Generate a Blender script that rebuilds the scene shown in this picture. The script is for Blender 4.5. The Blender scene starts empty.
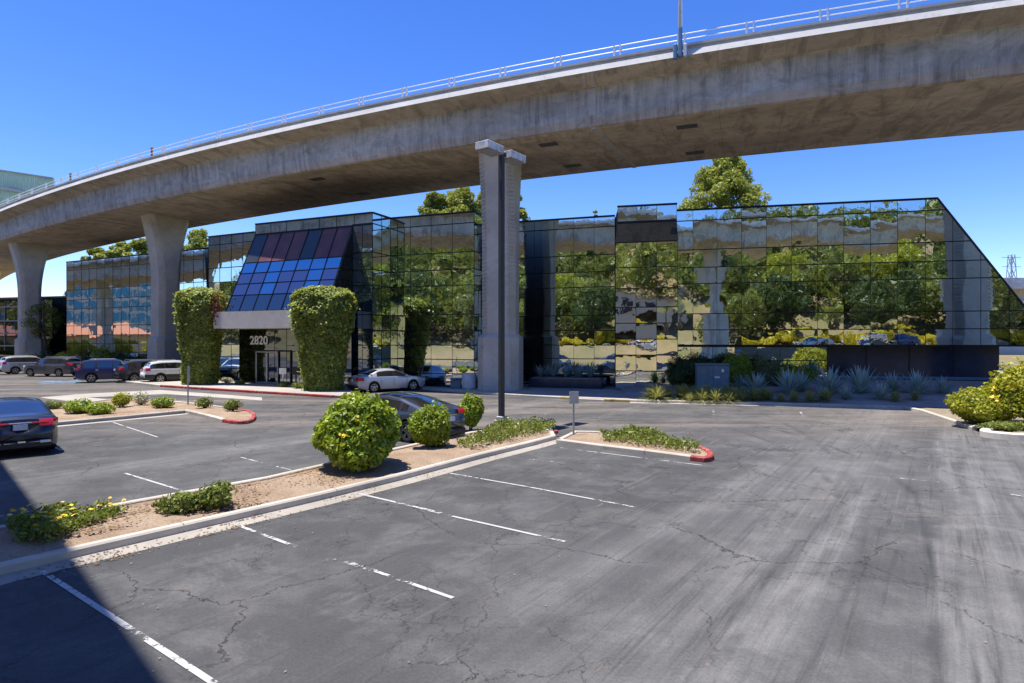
import bpy, math, random
import numpy as np
from mathutils import Vector, Matrix
rnd = random.Random(11)
npr = np.random.default_rng(7)
sc = bpy.context.scene
COL = sc.collection
PI = math.pi
# ------------------------------------------------------------------ camera geometry used to measure the place
F, CX, CY, H = 610.0, 512.0, 341.0, 3.15
def gnd(px, py, z=0.0):
    Y = F*(H-z)/(py-CY)
    return ((px-CX)/F*Y, Y)
def at(px, Y): return (px-CX)/F*Y
# ------------------------------------------------------------------ objects
def tag(o, label=None, cat=None, group=None, kind=None):
    if label: o['label'] = label
    if cat: o['category'] = cat
    if group: o['group'] = group
    if kind: o['kind'] = kind
    return o
def empty(name, loc, label, cat, group=None, rz=0.0):
    o = bpy.data.objects.new(name, None); COL.objects.link(o)
    o.location = loc; o.rotation_euler = (0, 0, rz); o.empty_display_size = .3
    return tag(o, label, cat, group)
def rot(a): 
    c, s = math.cos(a), math.sin(a)
    return np.array([[c,-s,0],[s,c,0],[0,0,1.]])
class MB:
    def __init__(s): s.v=[]; s.f=[]; s.m=[]; s.uv=None
    def add(s, vs, fs, m=0):
        b=len(s.v); s.v.extend([tuple(map(float,p)) for p in vs])
        for f in fs: s.f.append(tuple(b+i for i in f)); s.m.append(m)
    def box(s, c, d, rz=0.0, m=0, R=None):
        R = rot(rz) if R is None else R
        c=np.array(c,float); h=np.array(d,float)/2
        vs=[c+R@(h*np.array(k)) for k in ((-1,-1,-1),(1,-1,-1),(1,1,-1),(-1,1,-1),(-1,-1,1),(1,-1,1),(1,1,1),(-1,1,1))]
        s.add(vs,[(0,3,2,1),(4,5,6,7),(0,1,5,4),(1,2,6,5),(2,3,7,6),(3,0,4,7)],m)
    def bbox(s, c, d, rz=0.0, b=.03, m=0):      # box with chamfered edges all round
        R=rot(rz); c=np.array(c,float); h=np.array(d,float)/2; b=min(b,*(h*.45))
        vs=[];idx={}
        for sx in(-1,1):
            for sy in(-1,1):
                for sz in(-1,1):
                    for ax in range(3):
                        p=np.array([sx*(h[0]-b),sy*(h[1]-b),sz*(h[2]-b)]); p[ax]+=b*(sx,sy,sz)[ax]
                        idx[(sx,sy,sz,ax)]=len(vs); vs.append(c+R@p)
        fs=[]
        for ax in range(3):
            o=[a for a in range(3) if a!=ax]
            for sg in(-1,1):
                q=[]
                for a,bb in ((-1,-1),(1,-1),(1,1),(-1,1)):
                    k=[0,0,0];k[ax]=sg;k[o[0]]=a;k[o[1]]=bb;q.append(idx[(*k,ax)])
                if (sg>0)==(ax==1): q=q[::-1]
                fs.append(tuple(q))
        for ax in range(3):
            o=[a for a in range(3) if a!=ax]
            for a in(-1,1):
                for bb in(-1,1):
                    k0=[0,0,0];k1=[0,0,0];k0[ax]=-1;k1[ax]=1
                    for k in(k0,k1): k[o[0]]=a;k[o[1]]=bb
                    fs.append((idx[(*k0,o[0])],idx[(*k1,o[0])],idx[(*k1,o[1])],idx[(*k0,o[1])]))
        for sx in(-1,1):
            for sy in(-1,1):
                for sz in(-1,1): fs.append(tuple(idx[(sx,sy,sz,a)] for a in range(3)))
        s.add(vs,fs,m)
    def bar(s, p, q, w, h=None, m=0):
        p=Vector(p);q=Vector(q);d=q-p;L=d.length
        Rm=d.to_track_quat('X','Z').to_matrix(); R=np.array(Rm)
        s.box((p+q)/2,(L,w,h or w),m=m,R=R)
    def prism(s, poly, z0, z1, m=0, top=True, bot=True):
        n=len(poly); z0=z0 if hasattr(z0,'__len__') else [z0]*n; z1=z1 if hasattr(z1,'__len__') else [z1]*n
        vs=[(x,y,a) for (x,y),a in zip(poly,z0)]+[(x,y,a) for (x,y),a in zip(poly,z1)]
        fs=[(i,(i+1)%n,n+(i+1)%n,n+i) for i in range(n)]
        if top: fs.append(tuple(range(n,2*n)))
        if bot: fs.append(tuple(range(n-1,-1,-1)))
        s.add(vs,fs,m)
    def tube(s, pts, r, n=8, m=0, cap=True):
        pts=[Vector(p) for p in pts]; N=len(pts)
        rr=r if hasattr(r,'__len__') else [r]*N
        vs=[];up=Vector((0,0,1))
        for i,p in enumerate(pts):
            d=(pts[min(i+1,N-1)]-pts[max(i-1,0)]).normalized()
            a=d.cross(up)
            if a.length<.05: a=d.cross(Vector((1,0,0)))
            a.normalize(); b=a.cross(d)
            for k in range(n):
                t=2*PI*k/n; vs.append(p+a*math.cos(t)*rr[i]+b*math.sin(t)*rr[i])
        fs=[(i*n+k,i*n+(k+1)%n,(i+1)*n+(k+1)%n,(i+1)*n+k) for i in range(N-1) for k in range(n)]
        if cap: fs+= [tuple(range(n-1,-1,-1)),tuple(range((N-1)*n,N*n))]
        s.add(vs,fs,m)
    def lathe(s, prof, n=20, c=(0,0,0), m=0, axis='z', cap=True):
        vs=[]
        for r,z in prof:
            for k in range(n):
                t=2*PI*k/n; p=(r*math.cos(t),r*math.sin(t),z)
                if axis=='y': p=(p[0],p[2],p[1])
                vs.append((c[0]+p[0],c[1]+p[1],c[2]+p[2]))
        N=len(prof)
        fs=[(i*n+k,i*n+(k+1)%n,(i+1)*n+(k+1)%n,(i+1)*n+k) for i in range(N-1) for k in range(n)]
        if cap: fs+=[tuple(range(n-1,-1,-1)),tuple(range((N-1)*n,N*n))]
        s.add(vs,fs,m)
    def loft(s, rings, m=0, closed=True, cap=True, uvs=None):
        n=len(rings[0]); vs=[p for r in rings for p in r]; fs=[]
        K=n if closed else n-1
        for i in range(len(rings)-1):
            for k in range(K):
                fs.append((i*n+k,i*n+(k+1)%n,(i+1)*n+(k+1)%n,(i+1)*n+k))
        if cap and closed: fs+=[tuple(range(n-1,-1,-1)),tuple(range((len(rings)-1)*n,len(rings)*n))]
        s.add(vs,fs,m)
    def build(s, name, mats, parent=None, smooth=False, loc=None, uvfn=None):
        me=bpy.data.meshes.new(name); me.from_pydata(s.v,[],s.f)
        if not isinstance(mats,(list,tuple)): mats=[mats]
        for m in mats: me.materials.append(m)
        if len(mats)>1: me.polygons.foreach_set('material_index',np.array(s.m,dtype=np.int32))
        if smooth: 
            me.polygons.foreach_set('use_smooth',np.ones(len(me.polygons),dtype=bool))
        me.update(); 
        import bmesh as _b
        bm=_b.new(); bm.from_mesh(me); _b.ops.recalc_face_normals(bm,faces=bm.faces[:]); bm.to_mesh(me); bm.free()
        if smooth=='auto' and hasattr(me,'set_sharp_from_angle'): me.set_sharp_from_angle(angle=math.radians(38))
        o=bpy.data.objects.new(name,me); COL.objects.link(o)
        if parent is not None: o.parent=parent
        if loc is not None: o.location=loc
        return o
def quads_obj(name, V, mat, parent=None, loc=None):     # V (n,4,3) loose quads
    n=len(V); me=bpy.data.meshes.new(name)
    me.vertices.add(n*4); me.vertices.foreach_set('co',np.ascontiguousarray(V,dtype=np.float32).ravel())
    me.loops.add(n*4); me.loops.foreach_set('vertex_index',np.arange(n*4,dtype=np.int32))
    me.polygons.add(n); me.polygons.foreach_set('loop_start',np.arange(0,n*4,4,dtype=np.int32))
    me.update(calc_edges=True); me.validate(); me.materials.append(mat)
    o=bpy.data.objects.new(name,me); COL.objects.link(o)
    if parent is not None: o.parent=parent
    if loc is not None: o.location=loc
    return o
def copy_tree(o, parent=None):
    c=o.copy(); COL.objects.link(c)
    if parent is not None: c.parent=parent
    for ch in list(o.children): copy_tree(ch,c)
    return c
def structure(o, label=None): o['kind']='structure'; return o
# ------------------------------------------------------------------ materials
def newmat(name):
    m=bpy.data.materials.new(name); m.use_nodes=True; nt=m.node_tree; nt.nodes.clear()
    out=nt.nodes.new('ShaderNodeOutputMaterial')
    return m,nt,out
class G:
    """tiny node-graph helper"""
    def __init__(s,nt): s.nt=nt
    def n(s,t,ins=None,**kw):
        nd=s.nt.nodes.new(t)
        for k,v in kw.items(): setattr(nd,k,v)
        for k,v in (ins or {}).items(): s.set(nd.inputs[k],v)
        return nd
    def set(s,sock,v):
        if isinstance(v,bpy.types.NodeSocket): s.nt.links.new(v,sock)
        elif isinstance(v,bpy.types.Node): s.nt.links.new(v.outputs[0],sock)
        else:
            if hasattr(v,'__len__') and len(v)==3 and sock.type=='RGBA': v=(*v,1)
            sock.default_value=v
    def noise(s,vec,scale,detail=4,rough=.55,dist=0):
        return s.n('ShaderNodeTexNoise',{'Vector':vec,'Scale':scale,'Detail':detail,'Roughness':rough,'Distortion':dist}).outputs['Fac']
    def math(s,op,a,b=0.0,c=0.0,clamp=False):
        return s.n('ShaderNodeMath',{0:a,1:b,2:c},operation=op,use_clamp=clamp).outputs[0]
    def mix(s,fac,a,b,mode='MIX'):
        nd=s.n('ShaderNodeMixRGB',{'Fac':fac,'Color1':a,'Color2':b},blend_type=mode); return nd.outputs[0]
    def ramp(s,fac,stops,interp='LINEAR'):
        nd=s.n('ShaderNodeValToRGB',{'Fac':fac}); cr=nd.color_ramp; cr.interpolation=interp
        while len(cr.elements)<len(stops): cr.elements.new(.5)
        for e,(p,c) in zip(cr.elements,stops):
            e.position=p; e.color=(c,c,c,1) if not hasattr(c,'__len__') else (*c,1)
        return nd.outputs[0]
    def step(s,x,a,b): return s.n('ShaderNodeMapRange',{0:x,1:a,2:b,3:0.0,4:1.0},clamp=True).outputs[0]
    def pos(s): return s.n('ShaderNodeNewGeometry').outputs['Position']
    def obj(s): return s.n('ShaderNodeTexCoord').outputs['Object']
    def mapv(s,vec,scale=(1,1,1),rz=0.0,loc=(0,0,0)):
        return s.n('ShaderNodeMapping',{'Vector':vec,'Location':loc,'Rotation':(0,0,rz),'Scale':scale}).outputs[0]
    def bump(s,h,strength=.3,dist=.02): return s.n('ShaderNodeBump',{'Height':h,'Strength':strength,'Distance':dist}).outputs[0]
    def bsdf(s,out,**ins):
        nd=s.nt.nodes.new('ShaderNodeBsdfPrincipled')
        for k,v in ins.items(): s.set(nd.inputs[k.replace('_',' ')],v)
        s.nt.links.new(nd.outputs[0],out.inputs['Surface']); return nd
M={}
def plain(name,col,rough=.6,metal=0.0,var=.12,scale=6.0,bump=0.0,coat=0.0,spec=.5):
    m,nt,out=newmat(name); g=G(nt); p=g.obj()
    nz=g.noise(p,scale,5)
    lo=tuple(c*(1-var) for c in col); hi=tuple(min(1,c*(1+var)) for c in col)
    c=g.ramp(nz,[(.3,lo),(.7,hi)])
    b=g.bsdf(out,Base_Color=c,Roughness=rough,Metallic=metal,Coat_Weight=coat,Coat_Roughness=.04,Specular_IOR_Level=spec)
    if bump: g.set(b.inputs['Normal'],g.bump(g.noise(p,scale*6,4),bump,.01))
    M[name]=m; return m
def paint(name,col,metal=.4,rough=.32):
    m,nt,out=newmat(name); g=G(nt); p=g.obj()
    dirt=g.step(g.noise(p,2.2,5),.45,.8)
    z=g.n('ShaderNodeSeparateXYZ',{0:p}).outputs[2]
    low=g.math('MULTIPLY',g.step(z,.75,.2),.35)
    f=g.math('MULTIPLY',g.math('ADD',g.math('MULTIPLY',dirt,.10),low,clamp=True),.45 if sum(col)<.3 else 1.0)
    c=g.mix(f,col,(.22,.20,.17))
    g.bsdf(out,Base_Color=c,Roughness=g.math('ADD',rough,g.math('MULTIPLY',f,.4)),Metallic=metal,Coat_Weight=.8,Coat_Roughness=.05)
    M[name]=m; return m
def leafmat(name,dark,light,tipsh=.35,trans=.35,nscale=.9,wr=.65,wn=.45):
    m,nt,out=newmat(name); g=G(nt)
    r=g.n('ShaderNodeNewGeometry').outputs['Random Per Island']
    nz=g.noise(g.pos(),nscale,3)
    f=g.math('ADD',g.math('MULTIPLY',r,wr),g.math('MULTIPLY',g.step(nz,.34,.66),wn),clamp=True)
    mid=tuple((a+b)/2 for a,b in zip(dark,light))
    c=g.ramp(f,[(0,dark),(.55,mid),(1,light)])
    d=g.n('ShaderNodeBsdfDiffuse',{'Color':c}); t=g.n('ShaderNodeBsdfTranslucent',{'Color':g.mix(.5,c,(light[0]*1.1,light[1],light[2]*.4))})
    gl=g.n('ShaderNodeBsdfGlossy',{'Color':(.8,.85,.8,1),'Roughness':.42})
    s1=g.n('ShaderNodeMixShader',{0:trans,1:d.outputs[0],2:t.outputs[0]})
    s2=g.n('ShaderNodeMixShader',{0:.03,1:s1.outputs[0],2:gl.outputs[0]})
    nt.links.new(s2.outputs[0],out.inputs['Surface']); M[name]=m; return m
def concrete(name,col,stain=.35,rough=.85,joint=0.0,scale=1.0,use_uv=False):
    m,nt,out=newmat(name); g=G(nt)
    p=g.pos()
    big=g.noise(p,.35*scale,6,.65); fine=g.noise(p,9*scale,5,.6); mid=g.noise(p,1.6*scale,6,.65,1.2)
    c=g.mix(g.step(big,.35,.68),tuple(x*(1-stain) for x in col),tuple(min(1,x*1.12) for x in col))
    c=g.mix(g.math('MULTIPLY',g.step(mid,.52,.72),.45),c,tuple(x*.52 for x in col))
    c=g.mix(g.math('MULTIPLY',g.step(fine,.4,.75),.22),c,tuple(x*.7 for x in col))
    b=g.bsdf(out,Base_Color=c,Roughness=rough,Normal=g.bump(fine,.25,.01),Specular_IOR_Level=.25)
    M[name]=m; return m
def bridge_mats():
    # stained girder: UV u = metres along the road, v = metres round the section
    def base(name,col,streak,form):
        m,nt,out=newmat(name); g=G(nt)
        uv=g.n('ShaderNodeUVMap').outputs[0]
        big=g.noise(g.mapv(uv,(.10,.35,1)),1.0,6,.65); mid=g.noise(uv,.9,7,.7,.8); fine=g.noise(uv,7,5,.6)
        c=g.mix(g.step(big,.3,.7),tuple(x*.66 for x in col),tuple(x*1.15 for x in col))
        c=g.mix(g.math('MULTIPLY',g.step(mid,.47,.66),.7),c,tuple(x*.40 for x in col))
        bl=g.noise(g.mapv(uv,(.5,.8,1),loc=(5,1,0)),1.0,8,.72,.5); c=g.mix(g.math('MULTIPLY',g.step(bl,.54,.62),.35),c,tuple(min(.8,x*1.35) for x in col))
        if streak:
            st=g.noise(g.mapv(uv,(2.3,.15,1)),1.0,9,.75,.1); st2=g.noise(g.mapv(uv,(.16,.4,1)),1.0,5,.6)
            c=g.mix(g.math('MULTIPLY',g.step(st,.45,.66),g.math('MULTIPLY',g.step(st2,.36,.60),.85)),c,(.11,.105,.095))
            st3=g.noise(g.mapv(uv,(4.1,.3,1),loc=(7,3,0)),1.0,6,.65)
            c=g.mix(g.math('MULTIPLY',g.step(st3,.55,.72),.5),c,(.5,.5,.48))
        if form:
            sx=g.n('ShaderNodeSeparateXYZ',{0:uv})
            fu=g.math('FRACT',g.math('DIVIDE',sx.outputs[0],3.05)); fv=g.math('FRACT',g.math('DIVIDE',sx.outputs[1],1.22))
            ju=g.math('LESS_THAN',fu,.014); jv=g.math('LESS_THAN',fv,.022)
            cell=g.n('ShaderNodeTexWhiteNoise',{'Vector':g.n('ShaderNodeVectorMath',{0:g.n('ShaderNodeVectorMath',{0:uv,1:(3.05,1.22,1)},operation='DIVIDE').outputs[0]},operation='FLOOR').outputs[0]},noise_dimensions='3D').outputs[0]
            c=g.mix(g.math('MULTIPLY',cell,.28),c,tuple(x*.62 for x in col))
            dia=g.noise(g.mapv(uv,(.9,.28,1),rz=.7),1.0,6,.7,.6)
            c=g.mix(g.math('MULTIPLY',g.step(dia,.50,.62),.7),c,tuple(x*.42 for x in col))
            c=g.mix(g.math('MULTIPLY',g.math('MAXIMUM',ju,jv),.5),c,tuple(x*.4 for x in col))
        c=g.mix(g.math('MULTIPLY',g.step(fine,.45,.75),.25),c,tuple(x*.7 for x in col))
        g.bsdf(out,Base_Color=c,Roughness=.88,Normal=g.bump(fine,.2,.01),Specular_IOR_Level=.2)
        M[name]=m
    base('girder_web',(.68,.64,.56),True,False)
    base('girder_soffit',(.76,.62,.45),False,True)
    base('girder_overhang',(.70,.59,.45),False,True)
    base('girder_lip',(.70,.58,.44),True,False)
    concrete('parapet',(.62,.60,.55),.14)
bridge_mats()
def asphalt():
    m,nt,out=newmat('asphalt'); g=G(nt); p=g.pos()
    ang=math.atan2(.82,.57)
    # q.x runs along the parking aisle, q.y across it
    q=g.n('ShaderNodeVectorRotate',{'Vector':p,'Angle':-ang},rotation_type='Z_AXIS').outputs[0]
    s=g.n('ShaderNodeSeparateXYZ',{0:q}); along,across=s.outputs[0],s.outputs[1]
    sp=g.n('ShaderNodeSeparateXYZ',{0:p})
    big=g.noise(p,.16,5,.6); mid=g.noise(p,.8,7,.68); fine=g.noise(p,26,5,.8); grit=g.noise(p,170,2,.6)
    base=g.mix(g.step(big,.35,.65),(.054,.0535,.0525),(.086,.085,.083))
    base=g.mix(g.math('MULTIPLY',g.step(mid,.47,.66),.55),base,(.140,.137,.131))
    dp=g.noise(p,.42,9,.74,.5); base=g.mix(g.math('MULTIPLY',g.step(dp,.55,.62),.32),base,(.17,.164,.154)); base=g.mix(g.math('MULTIPLY',g.step(dp,.44,.36),.4),base,(.045,.043,.041))
    # dust lanes left by traffic along the aisle (across = minus the a used when measuring)
    wob=g.math('MULTIPLY',g.math('SUBTRACT',g.noise(g.mapv(q,(.16,.5,1)),1.0,5),.5),2.2)
    aa=g.math('ADD',g.math('MULTIPLY',across,-1.0),wob)
    lane=g.ramp(g.step(aa,-20,8),[(0,.0),(.082,.08),(.105,.62),(.125,.62),(.15,.08),(.50,.0),(.57,.1),(.61,.5),(.66,.78),(.672,.35),(.70,.22),(.716,.28),(.722,.9),(.78,.72),(.86,.55),(1,.5)])
    rough_n=g.noise(g.mapv(q,(.6,4,1)),1.0,9,.8)
    brk=g.math('MULTIPLY',g.step(g.noise(g.mapv(q,(.30,10,1),loc=(2,5,0)),1.0,8,.78),.36,.52),g.math('ADD',.5,g.math('MULTIPLY',g.step(g.noise(p,.5,5,.65),.38,.6),.65)))
    st=g.noise(g.mapv(q,(.075,3.6,1)),1.0,8,.76); st2=g.noise(g.mapv(q,(.22,7,1),loc=(3,9,0)),1.0,6,.7)
    lf=g.math('MULTIPLY',g.rgb(lane) if hasattr(g,'rgb') else lane,g.math('ADD',.28,g.math('MULTIPLY',g.step(st,.38,.64),.5)),clamp=True)
    lf=g.math('MULTIPLY',lf,g.math('ADD',.55,g.math('MULTIPLY',g.step(mid,.3,.66),.5)),clamp=True)
    base=g.mix(lf,base,(.240,.232,.217))
    base=g.mix(g.math('MULTIPLY',g.step(st2,.56,.64),.55),base,(.055,.052,.049))
    base=g.mix(g.math('MULTIPLY',g.step(g.noise(g.mapv(q,(.12,5.0,1),loc=(1,4,0)),1.0,5,.7),.60,.72),.28),base,(.30,.275,.24))
    # brownish water stains along the lane in front of the building
    bl=g.math('MULTIPLY',g.step(sp.outputs[1],19.5,23),g.step(g.noise(g.mapv(p,(.09,.5,1),rz=.24),1.0,6,.65),.42,.68))
    base=g.mix(g.math('MULTIPLY',bl,.6),base,(.27,.22,.175))
    for (a0,a1,c0,c1,wd,k,cl) in ((5.2,16.3,2.2,1.46,.16,.75,(.05,.05,.05)),(4.5,12.5,1.15,.98,.07,.6,(.055,.055,.055)),(6.0,13.5,2.95,2.55,.08,.5,(.055,.055,.055)),(3.5,17,3.6,2.9,.22,.4,(.06,.06,.06)),(5,15.5,-.02,.40,.07,.8,(.045,.045,.045)),(4.2,9.5,-.25,-.12,.05,.7,(.045,.045,.045)),(4.0,8.2,-.42,-.36,.03,.6,(.05,.05,.05)),(5,18,4.15,3.5,.34,.35,(.23,.222,.21)),(3,15,1.72,1.25,.22,.4,(.25,.243,.23)),(6,20,5.2,4.4,.12,.4,(.055,.055,.055)),(6,17,-1.5,-1.1,.10,.5,(.06,.06,.06)),(6,17,-2.6,-2.0,.30,.4,(.24,.23,.215)),(12,26,17.4,16.6,.35,.5,(.21,.205,.195)),(12,26,18.4,17.8,.15,.4,(.05,.05,.05))):
        tt=g.step(along,a0,a1); cc=g.n('ShaderNodeMapRange',{0:along,1:a0,2:a1,3:c0,4:c1},clamp=False).outputs[0]
        bow=g.math('MULTIPLY',g.math('MULTIPLY',tt,g.math('SUBTRACT',1.0,tt)),.55)
        dd=g.math('ABSOLUTE',g.math('SUBTRACT',g.math('ADD',across,bow),cc)); dd=g.math('ADD',dd,g.math('MULTIPLY',g.math('SUBTRACT',rough_n,.5),wd*1.6))
        ends=g.math('MULTIPLY',g.step(tt,.0,.08),g.step(tt,1.0,.88))
        base=g.mix(g.math('MULTIPLY',g.math('MULTIPLY',g.math('MULTIPLY',g.step(dd,wd*1.25,wd*.1),brk),ends),k),base,cl)
    for (ccx,ccy,rr,wd,k) in ((-9.6,19.5,19.2,.09,.55),(-9.6,19.5,17.7,.08,.45),(34,-2.0,27.0,.12,.5),(34,-2.0,28.6,.10,.4),(-30,30,41,.1,.4)):
        dx=g.math('SUBTRACT',sp.outputs[0],ccx); dy=g.math('SUBTRACT',sp.outputs[1],ccy)
        dd=g.math('ABSOLUTE',g.math('SUBTRACT',g.math('SQRT',g.math('ADD',g.math('MULTIPLY',dx,dx),g.math('MULTIPLY',dy,dy))),rr))
        tm=g.math('MULTIPLY',g.step(dd,wd*1.6,wd*.4),g.step(g.noise(p,.35,6,.7),.46,.60)); base=g.mix(g.math('MULTIPLY',tm,k),base,(.038,.036,.035))
    # patches: tan scabs and dark oil
    tan=g.math('MULTIPLY',g.step(g.noise(g.mapv(q,(.6,1.8,1)),1.0,8,.75),.635,.68),.6)
    base=g.mix(tan,base,(.25,.19,.13))
    oil=g.math('MULTIPLY',g.step(g.noise(p,.55,6,.65,.6),.60,.76),.6)
    base=g.mix(oil,base,(.034,.034,.036))
    # cracks: edges of wobbled cells, two sizes, broken up by a mask
    wv=g.n('ShaderNodeTexNoise',{'Vector':p,'Scale':1.1,'Detail':8,'Roughness':.7}).outputs['Color']
    wp=g.n('ShaderNodeVectorMath',{0:p,1:g.n('ShaderNodeVectorMath',{0:wv,3:.95},operation='SCALE').outputs[0]},operation='ADD').outputs[0]
    v1=g.n('ShaderNodeTexVoronoi',{'Vector':wp,'Scale':.30},feature='DISTANCE_TO_EDGE').outputs['Distance']
    v2=g.n('ShaderNodeTexVoronoi',{'Vector':wp,'Scale':.95},feature='DISTANCE_TO_EDGE').outputs['Distance']
    m1=g.math('MULTIPLY',g.step(v1,.0044,.0017),g.step(g.noise(p,.33,3),.40,.52))
    m2=g.math('MULTIPLY',g.step(v2,.0065,.0025),g.step(g.noise(p,.26,3,.5,.4),.44,.56))
    cr=g.math('MAXIMUM',m1,m2)
    base=g.mix(g.math('MULTIPLY',g.step(v1,.06,.0),g.math('MULTIPLY',g.step(g.noise(p,.5,4),.5,.6),.25)),base,(.18,.165,.145))
    base=g.mix(g.math('MULTIPLY',cr,.92),base,(.022,.020,.019))
    base=g.mix(.5,base,g.mix(g.step(fine,.3,.72),g.mix(1.0,base,(.50,.50,.50),'MULTIPLY'),g.mix(1.0,base,(1.6,1.6,1.6),'MULTIPLY')))
    h=g.math('SUBTRACT',g.math('ADD',fine,grit),g.math('MULTIPLY',cr,2.0))
    g.bsdf(out,Base_Color=base,Roughness=.88,Normal=g.bump(h,.35,.012),Specular_IOR_Level=.3)
    M['asphalt']=m
asphalt()
def worn_paint(name,col,thr=.5):
    m,nt,out=newmat(name); g=G(nt); p=g.pos()
    n1=g.noise(p,7,6,.75); n2=g.noise(p,.9,4); n3=g.noise(p,40,3)
    f=g.math('ADD',n1,g.math('MULTIPLY',g.math('SUBTRACT',n2,.5),.9)); f=g.math('ADD',f,g.math('MULTIPLY',g.math('SUBTRACT',n3,.5),.25))
    a=g.step(f,thr,thr+.09)
    b=g.n('ShaderNodeBsdfPrincipled',{'Base Color':g.mix(g.step(n2,.3,.7),col,tuple(c*.78 for c in col)),'Roughness':.7})
    t=g.n('ShaderNodeBsdfTransparent'); mx=g.n('ShaderNodeMixShader',{0:a,1:t.outputs[0],2:b.outputs[0]})
    nt.links.new(mx.outputs[0],out.inputs['Surface']); M[name]=m
worn_paint('line_white',(.52,.51,.48),.39)
worn_paint('line_worn',(.50,.49,.46),.53)
worn_paint('line_blue',(.20,.34,.50),.50)
worn_paint('line_yellow',(.55,.42,.14),.45)
def mirror(name,tint,rough=.012,wave=.5,body=(.05,.052,.055),k=.06):
    m,nt,out=newmat(name); g=G(nt); p=g.pos()
    a=g.noise(p,.55,2,.4); b=g.noise(p,1.7,2,.4)
    h=g.math('ADD',a,g.math('MULTIPLY',b,.22))
    gl=g.n('ShaderNodeBsdfGlossy',{'Color':tint,'Roughness':rough,'Normal':g.bump(h,wave,.012)})
    dirt=g.n('ShaderNodeBsdfDiffuse',{'Color':(*body,1)})
    mx=g.n('ShaderNodeMixShader',{0:k,1:gl.outputs[0],2:dirt.outputs[0]})
    nt.links.new(mx.outputs[0],out.inputs['Surface']); M[name]=m
mirror('mirror_glass',(.70,.79,.78,1),wave=.8)
mirror('mirror_bay',(.84,.87,.82,1),wave=.9)
mirror('mirror_dark',(.24,.27,.32,1),wave=.4)
mirror('mirror_slope',(.50,.56,.62,1),wave=.3,body=(.03,.075,.11),k=.4)
def soil(name,a,b,scale=3):
    m,nt,out=newmat(name); g=G(nt); p=g.pos()
    n1=g.noise(p,scale*.3,5,.6); n2=g.noise(p,scale*7,5,.7); v=g.n('ShaderNodeTexVoronoi',{'Vector':p,'Scale':scale*5})
    c=g.mix(g.step(n1,.35,.65),a,b); c=g.mix(g.math('MULTIPLY',g.step(n2,.45,.7),.6),c,tuple(x*.5 for x in a))
    c=g.mix(g.math('MULTIPLY',g.step(v.outputs['Distance'],.22,.12),.4),c,tuple(min(1,x*1.5) for x in b))
    g.bsdf(out,Base_Color=c,Roughness=.95,Normal=g.bump(n2,.8,.05),Specular_IOR_Level=.1); M[name]=m
soil('soil',(.31,.215,.14),(.44,.335,.235)); soil('mulch',(.38,.33,.29),(.50,.45,.41)); soil('hill_earth',(.29,.215,.125),(.17,.16,.065),.5)
soil('earth',(.27,.22,.15),(.34,.29,.21),.4)
concrete('kerb_concrete',(.53,.48,.40),.22); concrete('pave_concrete',(.43,.395,.34),.18); concrete('pillar_concrete',(.68,.62,.51),.22)
concrete('beam_concrete',(.62,.59,.54),.18); concrete('pale_concrete',(.55,.54,.50),.15)

def worn_kerb(name,col):
    m,nt,out=newmat(name); g=G(nt); p=g.pos(); n1=g.noise(p,6,8,.75); n2=g.noise(p,.8,4)
    f=g.step(g.math('ADD',n1,g.math('MULTIPLY',g.math('SUBTRACT',n2,.5),.5)),.56,.64)
    c=g.mix(f,g.mix(g.noise(p,3,5),tuple(x*.55 for x in col),tuple(min(1,x*1.3) for x in col)),(.42,.37,.32))
    c=g.mix(g.math('MULTIPLY',g.step(g.noise(p,2.2,6,.7),.52,.66),.6),c,(.07,.05,.045))
    g.bsdf(out,Base_Color=c,Roughness=.85,Specular_IOR_Level=.2); M[name]=m
worn_kerb('kerb_red',(.42,.07,.065))
worn_kerb('kerb_yellow',(.55,.41,.15))
plain('dark_metal',(.028,.028,.030),.45,.3); plain('bronze_metal',(.045,.043,.045),.5,.3); plain('alu',(.42,.43,.44),.4,.8); plain('white_metal',(.72,.72,.70),.5,.1,var=.1)
plain('lamp_housing',(.62,.62,.62),.6,.1,var=.4,scale=4); plain('lamp_lens',(.30,.29,.26),.25)
plain('galv',(.40,.41,.41),.5,.5); plain('sign_grey',(.45,.46,.46),.5,.3); plain('sign_white',(.8,.8,.78),.5); plain('blue_base',(.13,.25,.38),.5)
concrete('gutter_concrete',(.37,.335,.28),.2)
plain('core_dark',(.022,.022,.024),.6); plain('mullion',(.012,.013,.014),.4,.3); plain('roof_grey',(.22,.21,.20),.9)
plain('slate',(.075,.095,.14),.18); plain('soffit_reflection',(.17,.062,.045),.45,var=.3,scale=1); plain('soffit_reflection_dark',(.045,.05,.05),.3); plain('grille_dark',(.10,.095,.09),.7); plain('plinth',(.030,.040,.066),.15,0,var=.3,scale=1.5); plain('cabinet',(.15,.22,.25),.55,.1,var=.18,scale=3); plain('bin',(.62,.62,.59),.7)
plain('tyre',(.018,.018,.018),.85); plain('rim',(.42,.43,.44),.3,.85); plain('rim_dark',(.16,.165,.17),.3,.85); plain('under',(.012,.012,.012),.9); plain('trim_black',(.018,.018,.019),.45)
plain('plate',(.62,.66,.74),.5); plain('chrome',(.7,.7,.7),.12,1.0,var=.02); plain('lamp_red',(.42,.012,.018),.15,0,coat=.8,var=.15); plain('lamp_white',(.72,.72,.74),.1,0,coat=.8)
plain('bark',(.14,.105,.08),.95,var=.4,scale=3,bump=.5); plain('bark_pale',(.28,.23,.18),.95,var=.35,scale=3,bump=.4)
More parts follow.
